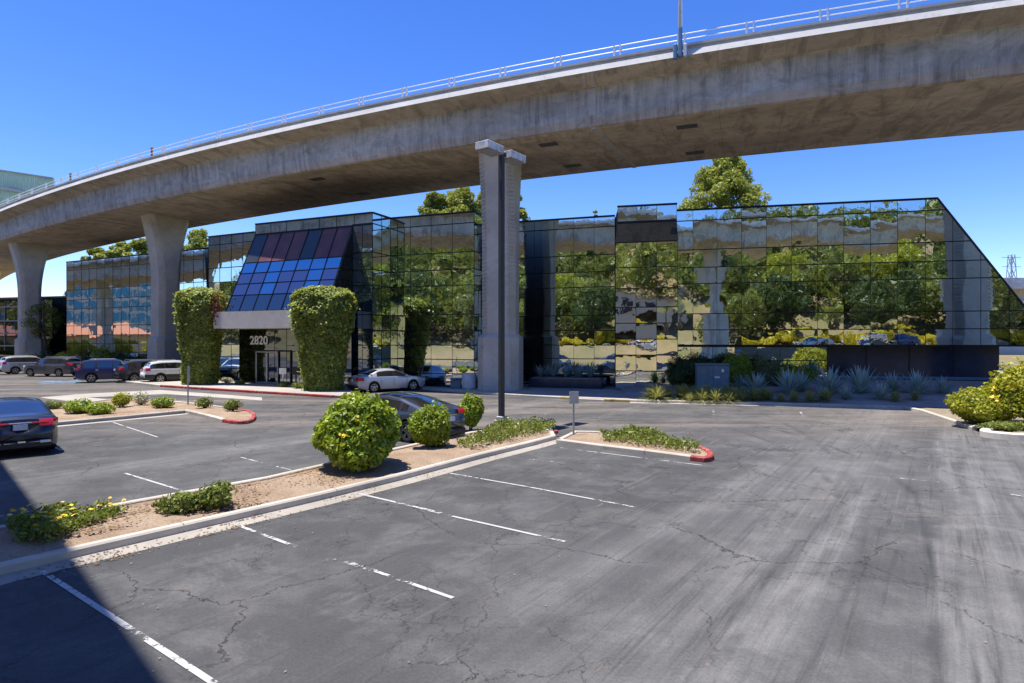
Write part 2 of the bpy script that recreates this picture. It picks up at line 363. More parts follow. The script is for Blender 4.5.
plain('stem',(.12,.095,.05),.9); plain('green_cladding',(.46,.64,.54),.6,.1,scale=.3); plain('tile_roof',(.46,.17,.09),.8,scale=1.5); plain('cream',(.62,.58,.50),.85); plain('graffiti',(.50,.53,.56),.8,var=.35,scale=.5)
plain('petal',(.85,.60,.03),.6); plain('orange',(.32,.13,.07),.7)
def carglass(name,tint):
    m,nt,out=newmat(name); g=G(nt)
    g.bsdf(out,Base_Color=tint,Roughness=.03,Metallic=0,Specular_IOR_Level=1.0,IOR=1.7,Coat_Weight=1.0,Coat_IOR=1.7,Coat_Roughness=.01); M[name]=m
carglass('car_glass',(.012,.016,.020)); 
paint('paint_black',(.012,.016,.028)); paint('paint_grey',(.13,.125,.125),.5); paint('paint_navy',(.03,.04,.13),.5); paint('paint_white',(.72,.72,.71),.0,.4); paint('paint_silver',(.60,.60,.61),.35); paint('paint_dark',(.06,.055,.06),.4); paint('paint_ev',(.075,.085,.11),.6); paint('paint_red',(.35,.02,.02))
# foliage (albedo 0.04 .. 0.25)
leafmat('leaf_hedge',(.10,.15,.03),(.54,.60,.13),nscale=1.2); leafmat('leaf_bush',(.07,.14,.012),(.42,.52,.045),nscale=1.5)
leafmat('leaf_yellow',(.14,.20,.014),(.52,.50,.04),nscale=1.0); leafmat('leaf_cover',(.08,.12,.02),(.28,.32,.06),nscale=2.0)
leafmat('leaf_dark',(.03,.055,.018),(.13,.18,.05),nscale=.5); leafmat('leaf_pine',(.12,.155,.03),(.50,.54,.11),nscale=.35); leafmat('leaf_wood',(.025,.05,.012),(.30,.33,.07),nscale=.13,wr=.35,wn=.75)
leafmat('leaf_agave',(.26,.38,.35),(.52,.66,.58),trans=.1); leafmat('leaf_grass',(.24,.27,.08),(.50,.50,.20),nscale=1.5); leafmat('leaf_palm',(.06,.11,.02),(.33,.36,.06))
leafmat('leaf_red',(.10,.05,.03),(.30,.14,.09)); leafmat('leaf_white',(.4,.42,.3),(.7,.7,.55)); leafmat('leaf_olive',(.08,.10,.035),(.30,.32,.12),nscale=.3)
leafmat('leaf_mustard',(.36,.32,.015),(.72,.60,.04),nscale=.6)
leafmat('leaf_dry',(.10,.055,.03),(.38,.25,.14),trans=.1)
plain('house_wall',(.44,.41,.36),.85)
leafmat('scrap',(.14,.11,.07),(.40,.35,.27),trans=.05)
# ------------------------------------------------------------------ sun, sky, camera
sd=Vector((-.235,.03,1)).normalized()
w=bpy.data.worlds.new('World'); sc.world=w; w.use_nodes=True; nt=w.node_tree; nt.nodes.clear()
sky=nt.nodes.new('ShaderNodeTexSky'); sky.sky_type='NISHITA'; sky.sun_disc=False
sky.sun_elevation=math.asin(sd.z); sky.sun_rotation=math.atan2(sd.x,sd.y)%(2*PI)
sky.altitude=900; sky.air_density=1.0; sky.dust_density=.12; sky.ozone_density=3.2
bg=nt.nodes.new('ShaderNodeBackground'); bg.inputs[1].default_value=.132
wo=nt.nodes.new('ShaderNodeOutputWorld'); hs=nt.nodes.new('ShaderNodeHueSaturation'); hs.inputs['Saturation'].default_value=1.3; hs.inputs['Hue'].default_value=.518; nt.links.new(sky.outputs[0],hs.inputs['Color']); nt.links.new(hs.outputs[0],bg.inputs[0]); nt.links.new(bg.outputs[0],wo.inputs[0])
ld=bpy.data.lights.new('sun','SUN'); ld.energy=4.2; ld.angle=math.radians(.5); ld.color=(1,.955,.89)
lo=bpy.data.objects.new('sun',ld); COL.objects.link(lo); lo.rotation_euler=sd.to_track_quat('Z','Y').to_euler(); lo.location=(0,0,80)
cd=bpy.data.cameras.new('camera'); cam=bpy.data.objects.new('camera',cd); COL.objects.link(cam); sc.camera=cam
cam.location=(0,0,H); cam.rotation_euler=(PI/2,0,0); cd.sensor_width=36; cd.lens=F/1024*36; cd.clip_end=5000; cd.clip_start=.1
sc.view_settings.view_transform='Standard'; sc.view_settings.look='None'; sc.view_settings.exposure=.84; sc.view_settings.gamma=1
sc.cycles.use_denoising=True; sc.cycles.max_bounces=9; sc.cycles.glossy_bounces=5; sc.cycles.diffuse_bounces=6; sc.cycles.transparent_max_bounces=16
sc.cycles.caustics_reflective=False
# ------------------------------------------------------------------ terrain: flat here, a bank, a road bench and a hill on the camera's side
def hill_w(x,y): return -y-14-.25*x
def hill_z(x,y):
    q=hill_w(x,y)
    def ss(t): t=max(0,min(1,t)); return t*t*(3-2*t)
    z=2.3*ss(q/9)+ (max(0,q-24)*.36 if q<130 else 106*.36)
    if q>24: z+=2.6*math.sin(x*.045+1)*ss((q-24)/40)+1.4*math.sin(x*.11+y*.07)*ss((q-24)/30)
    return z
xs=np.concatenate([np.linspace(-1500,-260,9)[:-1],np.arange(-260,200,6.),np.linspace(200,1500,9)])
ys=np.concatenate([np.linspace(-1200,-190,7)[:-1],np.arange(-190,100,5.),np.linspace(100,1800,9)])
mb=MB(); nx,ny=len(xs),len(ys)
mb.add([(x,y,hill_z(x,y)-.06) for y in ys for x in xs],[(j*nx+i,j*nx+i+1,(j+1)*nx+i+1,(j+1)*nx+i) for j in range(ny-1) for i in range(nx-1)])
structure(mb.build('ground',M['hill_earth'],smooth=True))
def sheet(name,poly,z,mat,m=0):
    b=MB(); b.add([(x,y,z) for x,y in poly],[tuple(range(len(poly)))]); return structure(b.build(name,mat))
sheet('parking_lot',[(-110,14.8),(70,-30.2),(75,70),(-110,100)],0,M['asphalt'])
mb=MB(); pts=[]
for x in np.arange(-240,190,8.): 
    for q in (11,22): y=-q-14-.25*x; pts.append((x,y,hill_z(x,y)+.05))
mb.add(pts,[(2*i,2*i+1,2*i+3,2*i+2) for i in range(len(pts)//2-1)]); structure(mb.build('hill_road',M['pave_concrete']))
# ------------------------------------------------------------------ kerbs, beds, gutters, lines
def offset_path(path,d,closed=False):
    P=[Vector((x,y)) for x,y in path]; n=len(P); out=[]
    for i in range(n):
        a=P[i-1] if (i>0 or closed) else P[i]; c=P[(i+1)%n] if (i<n-1 or closed) else P[i]
        t1=(P[i]-a); t2=(c-P[i])
        if t1.length<1e-6: t1=t2
        if t2.length<1e-6: t2=t1
        t1.normalize(); t2.normalize()
        n1=Vector((-t1.y,t1.x)); n2=Vector((-t2.y,t2.x)); nn=(n1+n2)
        if nn.length<1e-4: nn=n1
        nn.normalize(); k=1/max(.4,nn.dot(n1)); out.append(tuple(P[i]+nn*d*k))
    return out
def smooth_path(path,it=2,closed=False):
    P=[Vector(p) for p in path]
    for _ in range(it):
        Q=[]; n=len(P)
        for i in range(n if closed else n-1):
            a,b=P[i],P[(i+1)%n]; Q+= [a*.75+b*.25,a*.25+b*.75]
        if not closed: Q=[P[0]]+Q[1:-1]+[P[-1]]
        P=Q
    return [tuple(p) for p in P]
def kerb(name,path,mat,wd=.16,h=.14,closed=False,side=1):
    P=list(path)+([path[0]] if closed else [])
    if closed:                      # mitred offsets computed on the closed loop
        off={d:offset_path(path,d*side,True) for d in(.03,wd-.02,wd)}
        off={d:o+[o[0]] for d,o in off.items()}
    else: off={d:offset_path(path,d*side) for d in(.03,wd-.02,wd)}
    ring=lambda A,B,C,D:[(*A,-.03),(*A,h-.03),(*B,h),(*C,h),(*D,h-.02),(*D,-.03)]
    m=MB(); cur=None; acc=0; rings=[]
    seg=3.0; V2=lambda a,b,t:(a[0]+(b[0]-a[0])*t,a[1]+(b[1]-a[1])*t)
    for i in range(len(P)-1):
        L=math.dist(P[i],P[i+1])
        if L<1e-6: continue
        at_=lambda t:ring(V2(P[i],P[i+1],t),V2(off[.03][i],off[.03][i+1],t),V2(off[wd-.02][i],off[wd-.02][i+1],t),V2(off[wd][i],off[wd][i+1],t))
        if not rings: rings=[at_(0)]
        d=0
        while acc+(L-d)>=seg:
            d+=seg-acc; acc=0; t=min(1,d/L); g_=.007/L
            rings.append(at_(max(0,t-g_))); m.loft(rings); rings=[at_(min(1,t+g_))]
        acc+=L-d; rings.append(at_(1.0))
    if len(rings)>1: m.loft(rings)
    return structure(m.build(name,mat))
def strip(name,path,d0,d1,z,mat):
    a=offset_path(path,d0);b=offset_path(path,d1);m=MB()
    m.add([(*p,z) for p in a]+[(*p,z) for p in b],[(i,i+1,len(a)+i+1,len(a)+i) for i in range(len(a)-1)]); return structure(m.build(name,mat))
def bed(name,poly,z,mat,hump=.06):     # soil with a gentle, lumpy crown
    m=MB(); import mathutils.geometry as mg
    xs_=[p[0] for p in poly]; ys_=[p[1] for p in poly]; st=max(.22,(max(xs_)-min(xs_)+max(ys_)-min(ys_))/90)
    pts=[Vector(p) for p in poly]; n=len(poly); inner=[]
    def dist(p): 
        best=9
        for i in range(n):
            c,t=mg.intersect_point_line(p,pts[i],pts[(i+1)%n]); t=max(0,min(1,t)); best=min(best,(p-(pts[i]+(pts[(i+1)%n]-pts[i])*t)).length)
        return best
    def inside(p):
        r=False;j=n-1
        for i in range(n):
            a,b=pts[i],pts[j]
            if (a.y>p.y)!=(b.y>p.y) and p.x<(b.x-a.x)*(p.y-a.y)/(b.y-a.y)+a.x: r=not r
            j=i
        return r
    x=min(xs_)
    while x<max(xs_):
        y=min(ys_)
        while y<max(ys_):
            p=Vector((x+rnd.uniform(-.3,.3)*st,y+rnd.uniform(-.3,.3)*st))
            if inside(p) and dist(p)>st*.45: inner.append(p)
            y+=st
        x+=st
    allp=pts+inner
    vs,es,fs,*_=mg.delaunay_2d_cdt(allp,[(i,(i+1)%n) for i in range(n)],[tuple(range(n))],1,1e-5)
    m.add([(v.x,v.y,z+ (hump*min(1,dist(v)/.7)+rnd.uniform(-.02,.02) if dist(v)>.02 else 0)) for v in vs],[tuple(f) for f in fs])
    return structure(m.build(name,mat,smooth=True))
def line(px0,py0,px1,py1,mat='line_white',wd=.075):
    a=Vector(gnd(px0,py0)); b=Vector(gnd(px1,py1)); t=(b-a).normalized(); nn=Vector((-t.y,t.x))*wd/2
    m=MB(); m.add([(*(a-nn),.009),(*(b-nn),.009),(*(b+nn),.009),(*(a+nn),.009)],[(0,1,2,3)]); return structure(m.build('parking_line',M[mat]))
# long island in front of the camera
near=[gnd(-60,592),gnd(0,575),gnd(100,551.5),gnd(235,520),gnd(320,500),gnd(400,480),gnd(480,458.5),gnd(530,446),gnd(556,439)]
far=[gnd(553,433),gnd(528,428),gnd(470,435),gnd(420,446),gnd(350,462),gnd(265,482),gnd(135,506),gnd(0,533),gnd(-60,546)]
isl=near+far
kerb('kerb',isl,M['kerb_concrete'],closed=True)
bed('planting_bed',offset_path(isl,.15,True),.09,M['soil'])
strip('gutter',near,-.42,0.0,.004,M['gutter_concrete'])
strip('gutter',far[1:],-.22,0,.004,M['pave_concrete'])
for a in ((42,571,215,684),(232,523,289,544),(357,493,421,508)): line(*a,wd=.072)
for a in ((289,544,375,571),(421,508,452,516)): line(*a,mat='line_worn',wd=.10)
for a in ((375,571,453,598),(452,516,565,541.5),(450,473,530,487),(530,487,635,507),(560,447.5,702,465),(113,422,158,437),(125,473,184,491)): line(*a,wd=.065)
for a in ((515,457.5,600,466),(185,491,225,503),(241,457,299,472),(336,440,365,447),(0,514,14,526),(900,478,960,484),(1010,494,1040,499)): line(*a,mat='line_worn')
line(40,441,62,450)
for a in ((590,404,545,414),(640,405,598,417),(713,409,714,417),(800,411,806,419)): line(*a,mat='line_worn',wd=.09)
# small island with the sign post
near2=[gnd(556,443),gnd(600,449),gnd(650,455),gnd(690,460.5)]
tip2=[gnd(690,460.5),gnd(706,462.5),gnd(714,460),gnd(713,455),gnd(704,450.5)]
far2=[gnd(704,450.5),gnd(655,442),gnd(600,434.5),gnd(574,434)]
kerb('kerb',near2,M['kerb_concrete']); kerb('painted_kerb',smooth_path(tip2,2),M['kerb_red']); kerb('kerb',far2+[near2[0]],M['kerb_concrete'])
bed('planting_bed',offset_path(near2+tip2[1:-1]+far2,.14,True),.09,M['soil'],.04)
# island on the left, with its concrete bands
near3=[gnd(-10,430.5),gnd(55,425),gnd(125,418.5),gnd(185,412.5),gnd(208,418),gnd(222,422)]
tip3=[gnd(222,422),gnd(238,424.5),gnd(252,423),gnd(257,418),gnd(254,413.5),gnd(240,411)]
far3=[gnd(240,411),gnd(200,405.5),gnd(165,402),gnd(110,401),gnd(55,408),gnd(-10,415)]
kerb('kerb',near3,M['kerb_concrete']); kerb('painted_kerb',smooth_path(tip3,2),M['kerb_red']); kerb('kerb',far3+[near3[0]],M['kerb_concrete'])
bed('planting_bed',offset_path(near3+tip3[1:-1]+far3,.14,True),.09,M['soil'],.05)
sheet('concrete_path',[gnd(40,397),gnd(75,394),gnd(160,389.5),gnd(262,397),gnd(262,400),gnd(165,393.5),gnd(88,397),gnd(130,401),gnd(90,403),gnd(50,398.5)],.006,M['pave_concrete'])
sheet('accessible_bay_marking',[gnd(35,380.5),gnd(80,379.5),gnd(88,382.5),gnd(40,384)],.004,M['line_blue'])
strip('gutter',[gnd(-10,431),gnd(55,425.6),gnd(125,419),gnd(186,413)],-.3,0,.003,M['kerb_concrete'])
# entrance pavement with red kerb
ent=[gnd(118,381.5),gnd(160,386.5),gnd(205,389.5),gnd(260,393),gnd(310,396),gnd(338,397.8),gnd(350,396.8),gnd(355,393.5),gnd(352,388.5)]
kerb('painted_kerb',smooth_path(ent[1:],1),M['kerb_red'],h=.15); kerb('kerb',[ent[0],ent[1]],M['kerb_concrete'],h=.15)
entp=smooth_path(ent[1:],1)
m=MB(); m.prism(offset_path([ent[0]]+entp,.155)+[(-9.6,41.5),(-18,45.5),(-24.6,49.6),(-33,55)],-.02,.13); structure(m.build('pavement',M['pave_concrete']))
# pavement and kerb along the building, then the long bed
bk=[gnd(411,388.5),gnd(440,390.8),gnd(480,394),gnd(530,397),gnd(560,398.6)]
kerb('kerb',bk,M['kerb_concrete']); 
y1=[gnd(560,398.6),gnd(578,399.6)]; kerb('painted_kerb',y1,M['kerb_yellow'])
bk2=[gnd(578,399.6),gnd(604,400.9)]; kerb('kerb',bk2,M['kerb_concrete'],h=.10)
y2=[gnd(604,400.9),gnd(630,401.8)]; kerb('painted_kerb',y2,M['kerb_yellow'])
bk3=[gnd(630,401.8),gnd(700,403.2),gnd(800,405.7),gnd(885,408),gnd(903,408.6)]; kerb('kerb',bk3,M['kerb_concrete'])
bk4=[gnd(903,408.6),gnd(920,412),gnd(942,419.5),gnd(957,424.8),gnd(972,430)]; kerb('kerb',bk4,M['kerb_concrete'])
strip('gutter',bk3,-.35,0,.004,M['kerb_concrete'])
m=MB(); m.prism(offset_path(bk+y1[1:]+bk2[1:]+y2[1:],.155)+[(6.9,38.85),(6.9,41.4),(-1.1,44.1),(-2.5,40.15),(-8.4,42.3)],-.02,.12); structure(m.build('pavement',M['pave_concrete']))
# sloping mulch bed below the glass
Fp=offset_path(bk3,.15); 
def inter(path,t):
    P=[Vector(p) for p in path]; L=[0]
    for i in range(len(P)-1): L.append(L[-1]+(P[i+1]-P[i]).length)
    d=t*L[-1]
    for i in range(len(P)-1):
        if d<=L[i+1]+1e-6: return P[i].lerp(P[i+1],(d-L[i])/(L[i+1]-L[i]))
    return P[-1]
Fp=Fp+[(24.5,27.2),(33,26.0)]; Bp=[(6.8,38.5),(10.6,39.6),(24.8,36.2),(31.6,34.7),(40,33)]
m=MB(); NS,NT=90,22
for j in range(NT+1):
    for i in range(NS+1):
        p=inter(Fp,i/NS).lerp(inter(Bp,i/NS),j/NT); t=j/NT
        z=.10+.75*t*t*(3-2*t)*min(1,.15+i/NS*2.2)+rnd.uniform(-.025,.025)*(0<j<NT); m.v.append((p.x,p.y,z))
for j in range(NT):
    for i in range(NS): a=j*(NS+1)+i; m.f.append((a,a+1,a+NS+2,a+NS+1)); m.m.append(0)
structure(m.build('planting_bed',M['mulch'],smooth=True))
def bed_z(x,y):
    best=None
    for vx,vy,vz in BEDV:
        d=(vx-x)**2+(vy-y)**2
        if best is None or d<best[0]: best=(d,vz)
    return best[1] if best[0]<4 else .1
BEDV=list(m.v)
rb=offset_path(bk4,.15)+[gnd(985,428.5),gnd(1090,423),(33,27),(24.5,27.3)]
bed('planting_bed',rb,.10,M['earth'],.05)
sheet('concrete_path',[gnd(972,429.5),gnd(990,426),gnd(1100,421.5),gnd(1100,427.5),gnd(1000,432),gnd(985,434)],.16,M['pale_concrete'])
lowk=smooth_path([gnd(985,432.5),gnd(978,435),gnd(984,437.3),gnd(1010,440),gnd(1060,443)],2)
kerb('kerb',lowk,M['pillar_concrete'],wd=.28,h=.22)
bed('planting_bed',offset_path(lowk,.26)+[gnd(1060,431),gnd(1000,431.5)],.12,M['earth'],.02)
# ------------------------------------------------------------------ elevated roads
def cyc(X):
    if X>25: return 35.7-.44*25+.0027*625+(X-25)*(-.44+.0054*25)
    return 35.7-.44*X+.0027*X*X
def path1():
    pts=[];X=-150.0
    while X<85: pts.append(Vector((X,cyc(X)))); X+=1.5
    return offset_path([tuple(p) for p in pts],4.35)
def path2():
    ctrl=[(-160,98),(-128,82),(-99,67.5),(-74,54.5),(-42.3,33.2),(-16.3,6.6),(-4.3,-6.0),(6,-15.6),(21,-28.3),(45,-41),(80,-58),(120,-76)]
    return smooth_path(ctrl,4)
def sweep(path,prof,name,mats,parent,closed=False,z0=0.0):
    """prof: list of (s,z,material index of the face that starts here); s is metres to the far side of the road's axis"""
    P=[Vector(p) for p in path]; n=len(P); cum=[0]
    for i in range(1,n): cum.append(cum[-1]+(P[i]-P[i-1]).length)
    k=len(prof); vl=[0]
    for i in range(1,k+1): a,b=prof[i-1],prof[i%k]; vl.append(vl[-1]+math.hypot(b[0]-a[0],b[1]-a[1]))
    vs=[];nr=offset_path(path,1.0)
    for i in range(n):
        d=Vector(nr[i])-P[i]
        for s,z,_ in prof: q=P[i]+d*s; vs.append((q.x,q.y,z+(z0(P[i].x) if callable(z0) else z0)))
    fs=[];mi=[];uv=[]
    K=k if closed else k-1
    for i in range(n-1):
        for j in range(K):
            j2=(j+1)%k; fs.append((i*k+j,i*k+j2,(i+1)*k+j2,(i+1)*k+j)); mi.append(prof[j][2])
            uv+=[(cum[i],vl[j]),(cum[i],vl[j+1]),(cum[i+1],vl[j+1]),(cum[i+1],vl[j])]
    if closed:
        for base,rev in ((0,1),((n-1)*k,0)):
            f=tuple(base+j for j in range(k)); fs.append(f[::-1] if rev else f); mi.append(0); uv+=[(0,0)]*k
    me=bpy.data.meshes.new(name); me.from_pydata(vs,[],fs)
    for mm in mats: me.materials.append(mm)
    me.polygons.foreach_set('material_index',np.array(mi,dtype=np.int32))
    ul=me.uv_layers.new(name='UVMap'); ul.data.foreach_set('uv',np.array(uv,dtype=np.float32).ravel())
    me.update(); o=bpy.data.objects.new(name,me); COL.objects.link(o); o.parent=parent; return o
GM=[M['girder_soffit'],M['girder_lip'],M['girder_web'],M['girder_overhang'],M['parapet']]
PROF=[(-4.25,15.0,1),(-4.42,15.06,1),(-4.52,15.5,2),(-4.66,17.1,3),(-6.02,17.36,4),(-5.88,17.70,4),(-5.74,17.72,4),(-5.74,17.90,4),(-5.87,17.92,4),(-5.87,18.03,4),(-5.5,18.02,4),(-5.5,17.5,4),
      (5.5,17.5,4),(5.5,18.02,4),(5.84,18.02,4),(5.86,17.74,4),(6.0,17.72,4),(6.0,17.36,3),(4.66,17.1,2),(4.52,15.5,1),(4.42,15.06,1),(4.25,15.0,0)]
def octo(a,b,c):       # half length along the road, half across, chamfer
    return [(-a+c,-b),(a-c,-b),(a,-b+c),(a,b-c),(a-c,b),(-a+c,b),(-a,b-c),(-a,-b+c)]
def make_pillar(parent,x,y,rz,z0=15.0):
    def half(z): 
        t=max(0,(z-8.6)/(z0-8.6)); return 1.0+1.0*t**2.0
    zs=[3.62]+list(np.linspace(5,8.5,3))+list(np.linspace(9,z0+.03,14)); mbp=MB(); R=rot(rz)
    mbp.loft([[tuple(R@np.array((u,v,0))+np.array((x,y,z))) for u,v in octo(1.08,half(z),.42)] for z in zs])
    p=mbp.build('pillar',M['pillar_concrete'],parent)
    b=MB(); rings=[]
    for z,e in ((-.05,1.32),(3.4,1.32),(3.62,1.10)):
        rings.append([tuple(R@np.array((u,v,0))+np.array((x,y,z))) for u,v in octo(e,e*.96,.48)])
    b.loft(rings); b.build('pedestal',M['pillar_concrete'],p)
    for sx in(-1,1):
        for sy in(-1,1):
            rb=MB(); z=3.9
            while z<z0-.7:
                h=half(z); a=1.08; mid=np.array((sx*(a-.21),sy*(h-.21),0)); t=math.atan2(-sx*.42*1,sy*.42) 
                ang=math.atan2(sy*.42,-sx*.42)
                rb.box(R@mid+np.array((x,y,z)),(.44,.13,.12),rz=rz+ang); z+=.24
            rb.build('ribbed_strip',M['pillar_concrete'],p); rb=MB(); z=.5
            while z<3.1:
                e=1.32; mid=np.array((sx*(e-.24),sy*(e*.96-.24),0)); ang=math.atan2(sy,-sx)
                rb.box(R@mid+np.array((x,y,z)),(.46,.12,.11),rz=rz+ang); z+=.24
            rb.build('pedestal_grille',M['pillar_concrete'],p)
    return p
def railing(parent,path,side,i0,i1):
    P=offset_path(path,5.67*side); rl=MB()
    Q=[(p[0],p[1]) for p in P[i0:i1]]
    for z in (18.34,18.62): rl.tube([(x,y,z) for x,y in Q],.024,6)
    r=rl.build('railing',M['white_metal'],parent)
    pm=MB()
    for d in(-.16,.16): pm.box((d,0,.36),(.07,.07,.70))
    pm.box((0,0,.03),(.5,.14,.04))
    post=None; acc=0; P2=[Vector(q) for q in Q]
    for i in range(1,len(P2)):
        acc+=(P2[i]-P2[i-1]).length
        if acc>=2.95:
            acc=0; ang=math.atan2(P2[i].y-P2[i-1].y,P2[i].x-P2[i-1].x)
            if post is None: post=pm.build('rail_post',M['white_metal'],r); o=post
            else: o=post.copy(); COL.objects.link(o); o.parent=r
            o.location=(P2[i].x,P2[i].y,17.98); o.rotation_euler=(0,0,ang)
    return r
br=empty('elevated_roadway',(0,38,0),'curving concrete box girder flyover on flared pillars passing in front of the mirrored building','flyover'); br.location=(0,0,0)
p1=path1(); sweep(p1,PROF,'box_girder',GM,br,True); railing(br,p1,-1,20,len(p1)); railing(br,p1,1,20,len(p1))
def dirat(path,x,y):
    P=[Vector(p) for p in path]; i=min(range(1,len(P)-1),key=lambda k:(P[k]-Vector((x,y))).length); d=P[i+1]-P[i-1]; return math.atan2(d.y,d.x)
for x,y in ((-.72,39.2),(-33.4,58.8),(28.2,29.4),(-59.0,74.6),(57,20.5),(-88,102)):
    make_pillar(br,x,y,dirat(p1,x,y)+(.22 if -5<x<5 else 0))
# expansion joint: drain hardware and the diagonal joint rib across the soffit, soffit access hatches
Vd=lambda a:Vector((math.cos(a),math.sin(a)))
jt=MB(); jx=None
P=[Vector(p) for p in p1]; nr=offset_path(p1,1.0); 
ji=min(range(len(P)),key=lambda k:abs((P[k].x+(Vector(nr[k])-P[k]).x*-4.5)/(P[k].y+(Vector(nr[k])-P[k]).y*-4.5)-(583-CX)/F))
dn=Vector(nr[ji])-P[ji]; dt=Vector((dn.y,-dn.x))
def bp(s,z,t=0): q=P[ji]+dn*s+dt*t; return (q.x,q.y,z)
jt.bar(bp(-4.3,14.975),bp(4.2,14.975,.6),.28,.06); jt.bar(bp(-4.55,15.6),bp(-4.68,17.0),.42,.06); jt.bar(bp(-4.8,17.10,.1),bp(-5.9,17.32,.35),.16,.10); jt.bar(bp(-4.8,17.10,-.35),bp(-5.9,17.32,-.15),.16,.10)
jt.build('expansion_joint',M['beam_concrete'],br)
hm=MB(); hm.box((0,0,0),(1.1,.55,.05)); hatch=None
for k,(s,t) in enumerate(((-2.6,-3.6),(2.2,-3.6),(-2.6,5.0),(2.4,5.0),(-2.6,-22),(2.4,-22))):
    if hatch is None: hatch=hm.build('soffit_grille',M['grille_dark'],br); o=hatch
    else: o=hatch.copy(); COL.objects.link(o); o.parent=br
    q=min(range(len(P)),key=lambda k2:(P[k2]-(P[ji]+dt*t)).length); d2=Vector(nr[q])-P[q]; o.location=(*(P[q]+d2*s),14.985); o.rotation_euler=(0,0,math.atan2(-d2.x,d2.y))
# traffic delineators on the parapet
for px,lab in ((147,'small orange marker post on flyover parapet above the left pillar'),(72,'small orange marker post on flyover parapet near green building')):
    q=min(range(len(P)),key=lambda k:abs((P[k]+(Vector(nr[k])-P[k])*-5.67).x/(P[k]+(Vector(nr[k])-P[k])*-5.67).y-(px-CX)/F)+(0 if P[k].x<20 else 9)); pp=P[q]+(Vector(nr[q])-P[q])*-5.6
    m=MB(); m.bbox((0,0,.5),(.16,.1,.75),b=.03); m.bbox((0,0,.78),(.22,.14,.08),b=.03); tag(m.build('marker_post',M['orange'],loc=(pp.x,pp.y,18.0)),lab,'marker post','marker posts on the flyover')
# deck lamp standard above the joint
q=min(range(len(P)),key=lambda k:abs((P[k]+(Vector(nr[k])-P[k])*-6.05).x/(P[k]+(Vector(nr[k])-P[k])*-6.05).y-(672-CX)/F)); lp=P[q]+(Vector(nr[q])-P[q])*-6.06; la=math.atan2(-(Vector(nr[q])-P[q]).x,(Vector(nr[q])-P[q]).y)
ls=empty('street_lamp',(lp.x,lp.y,17.3),'tall white lamp standard with blue base fixed to the flyover parapet','street lamp',rz=la)
m=MB(); m.lathe([(.10,1.5),(.085,4),(.06,10.2)],10); m.tube([(0,0,10.1),(0,.5,10.7),(0,1.8,11.0)],.05,8); m.build('pole',M['white_metal'],ls,True)
m=MB(); m.bbox((0,0,.75),(.20,.22,1.5),b=.05); m.bbox((-.24,0,.3),(.2,.24,.75),b=.04); m.build('pole_base',M['blue_base'],ls)
m=MB(); m.bbox((.24,0,.3),(.16,.2,.62),b=.03); m.build('bracket',M['white_metal'],ls)
m=MB(); m.bbox((0,2.1,11.0),(.3,.8,.16),b=.05); m.build('lamp_head',M['alu'],ls)
# second flyover, passing over the camera; seen in the glass and by its shadow
b2=empty('elevated_roadway',(0,0,0),'second concrete flyover, mirrored in the glass facade and shading the lot','flyover')
p2=path2(); GR=lambda X: float(np.interp(X,[-160,-85,-58,-26,-15,0,20,40,120],[-2.2,-1.5,-1.0,.1,1.0,2.0,3.2,3.9,5])); sweep(p2,PROF,'box_girder',GM,b2,True,z0=GR)
for x,y in ((5.5,-16.2),(-26,14.0),(-58,43.3),(-92,64.3),(40,-40),(82,-59)): make_pillar(b2,x,y,dirat(p2,x,y),15.0+GR(x))
def ztop_(py,Y): return H+(CY-py)*Y/F
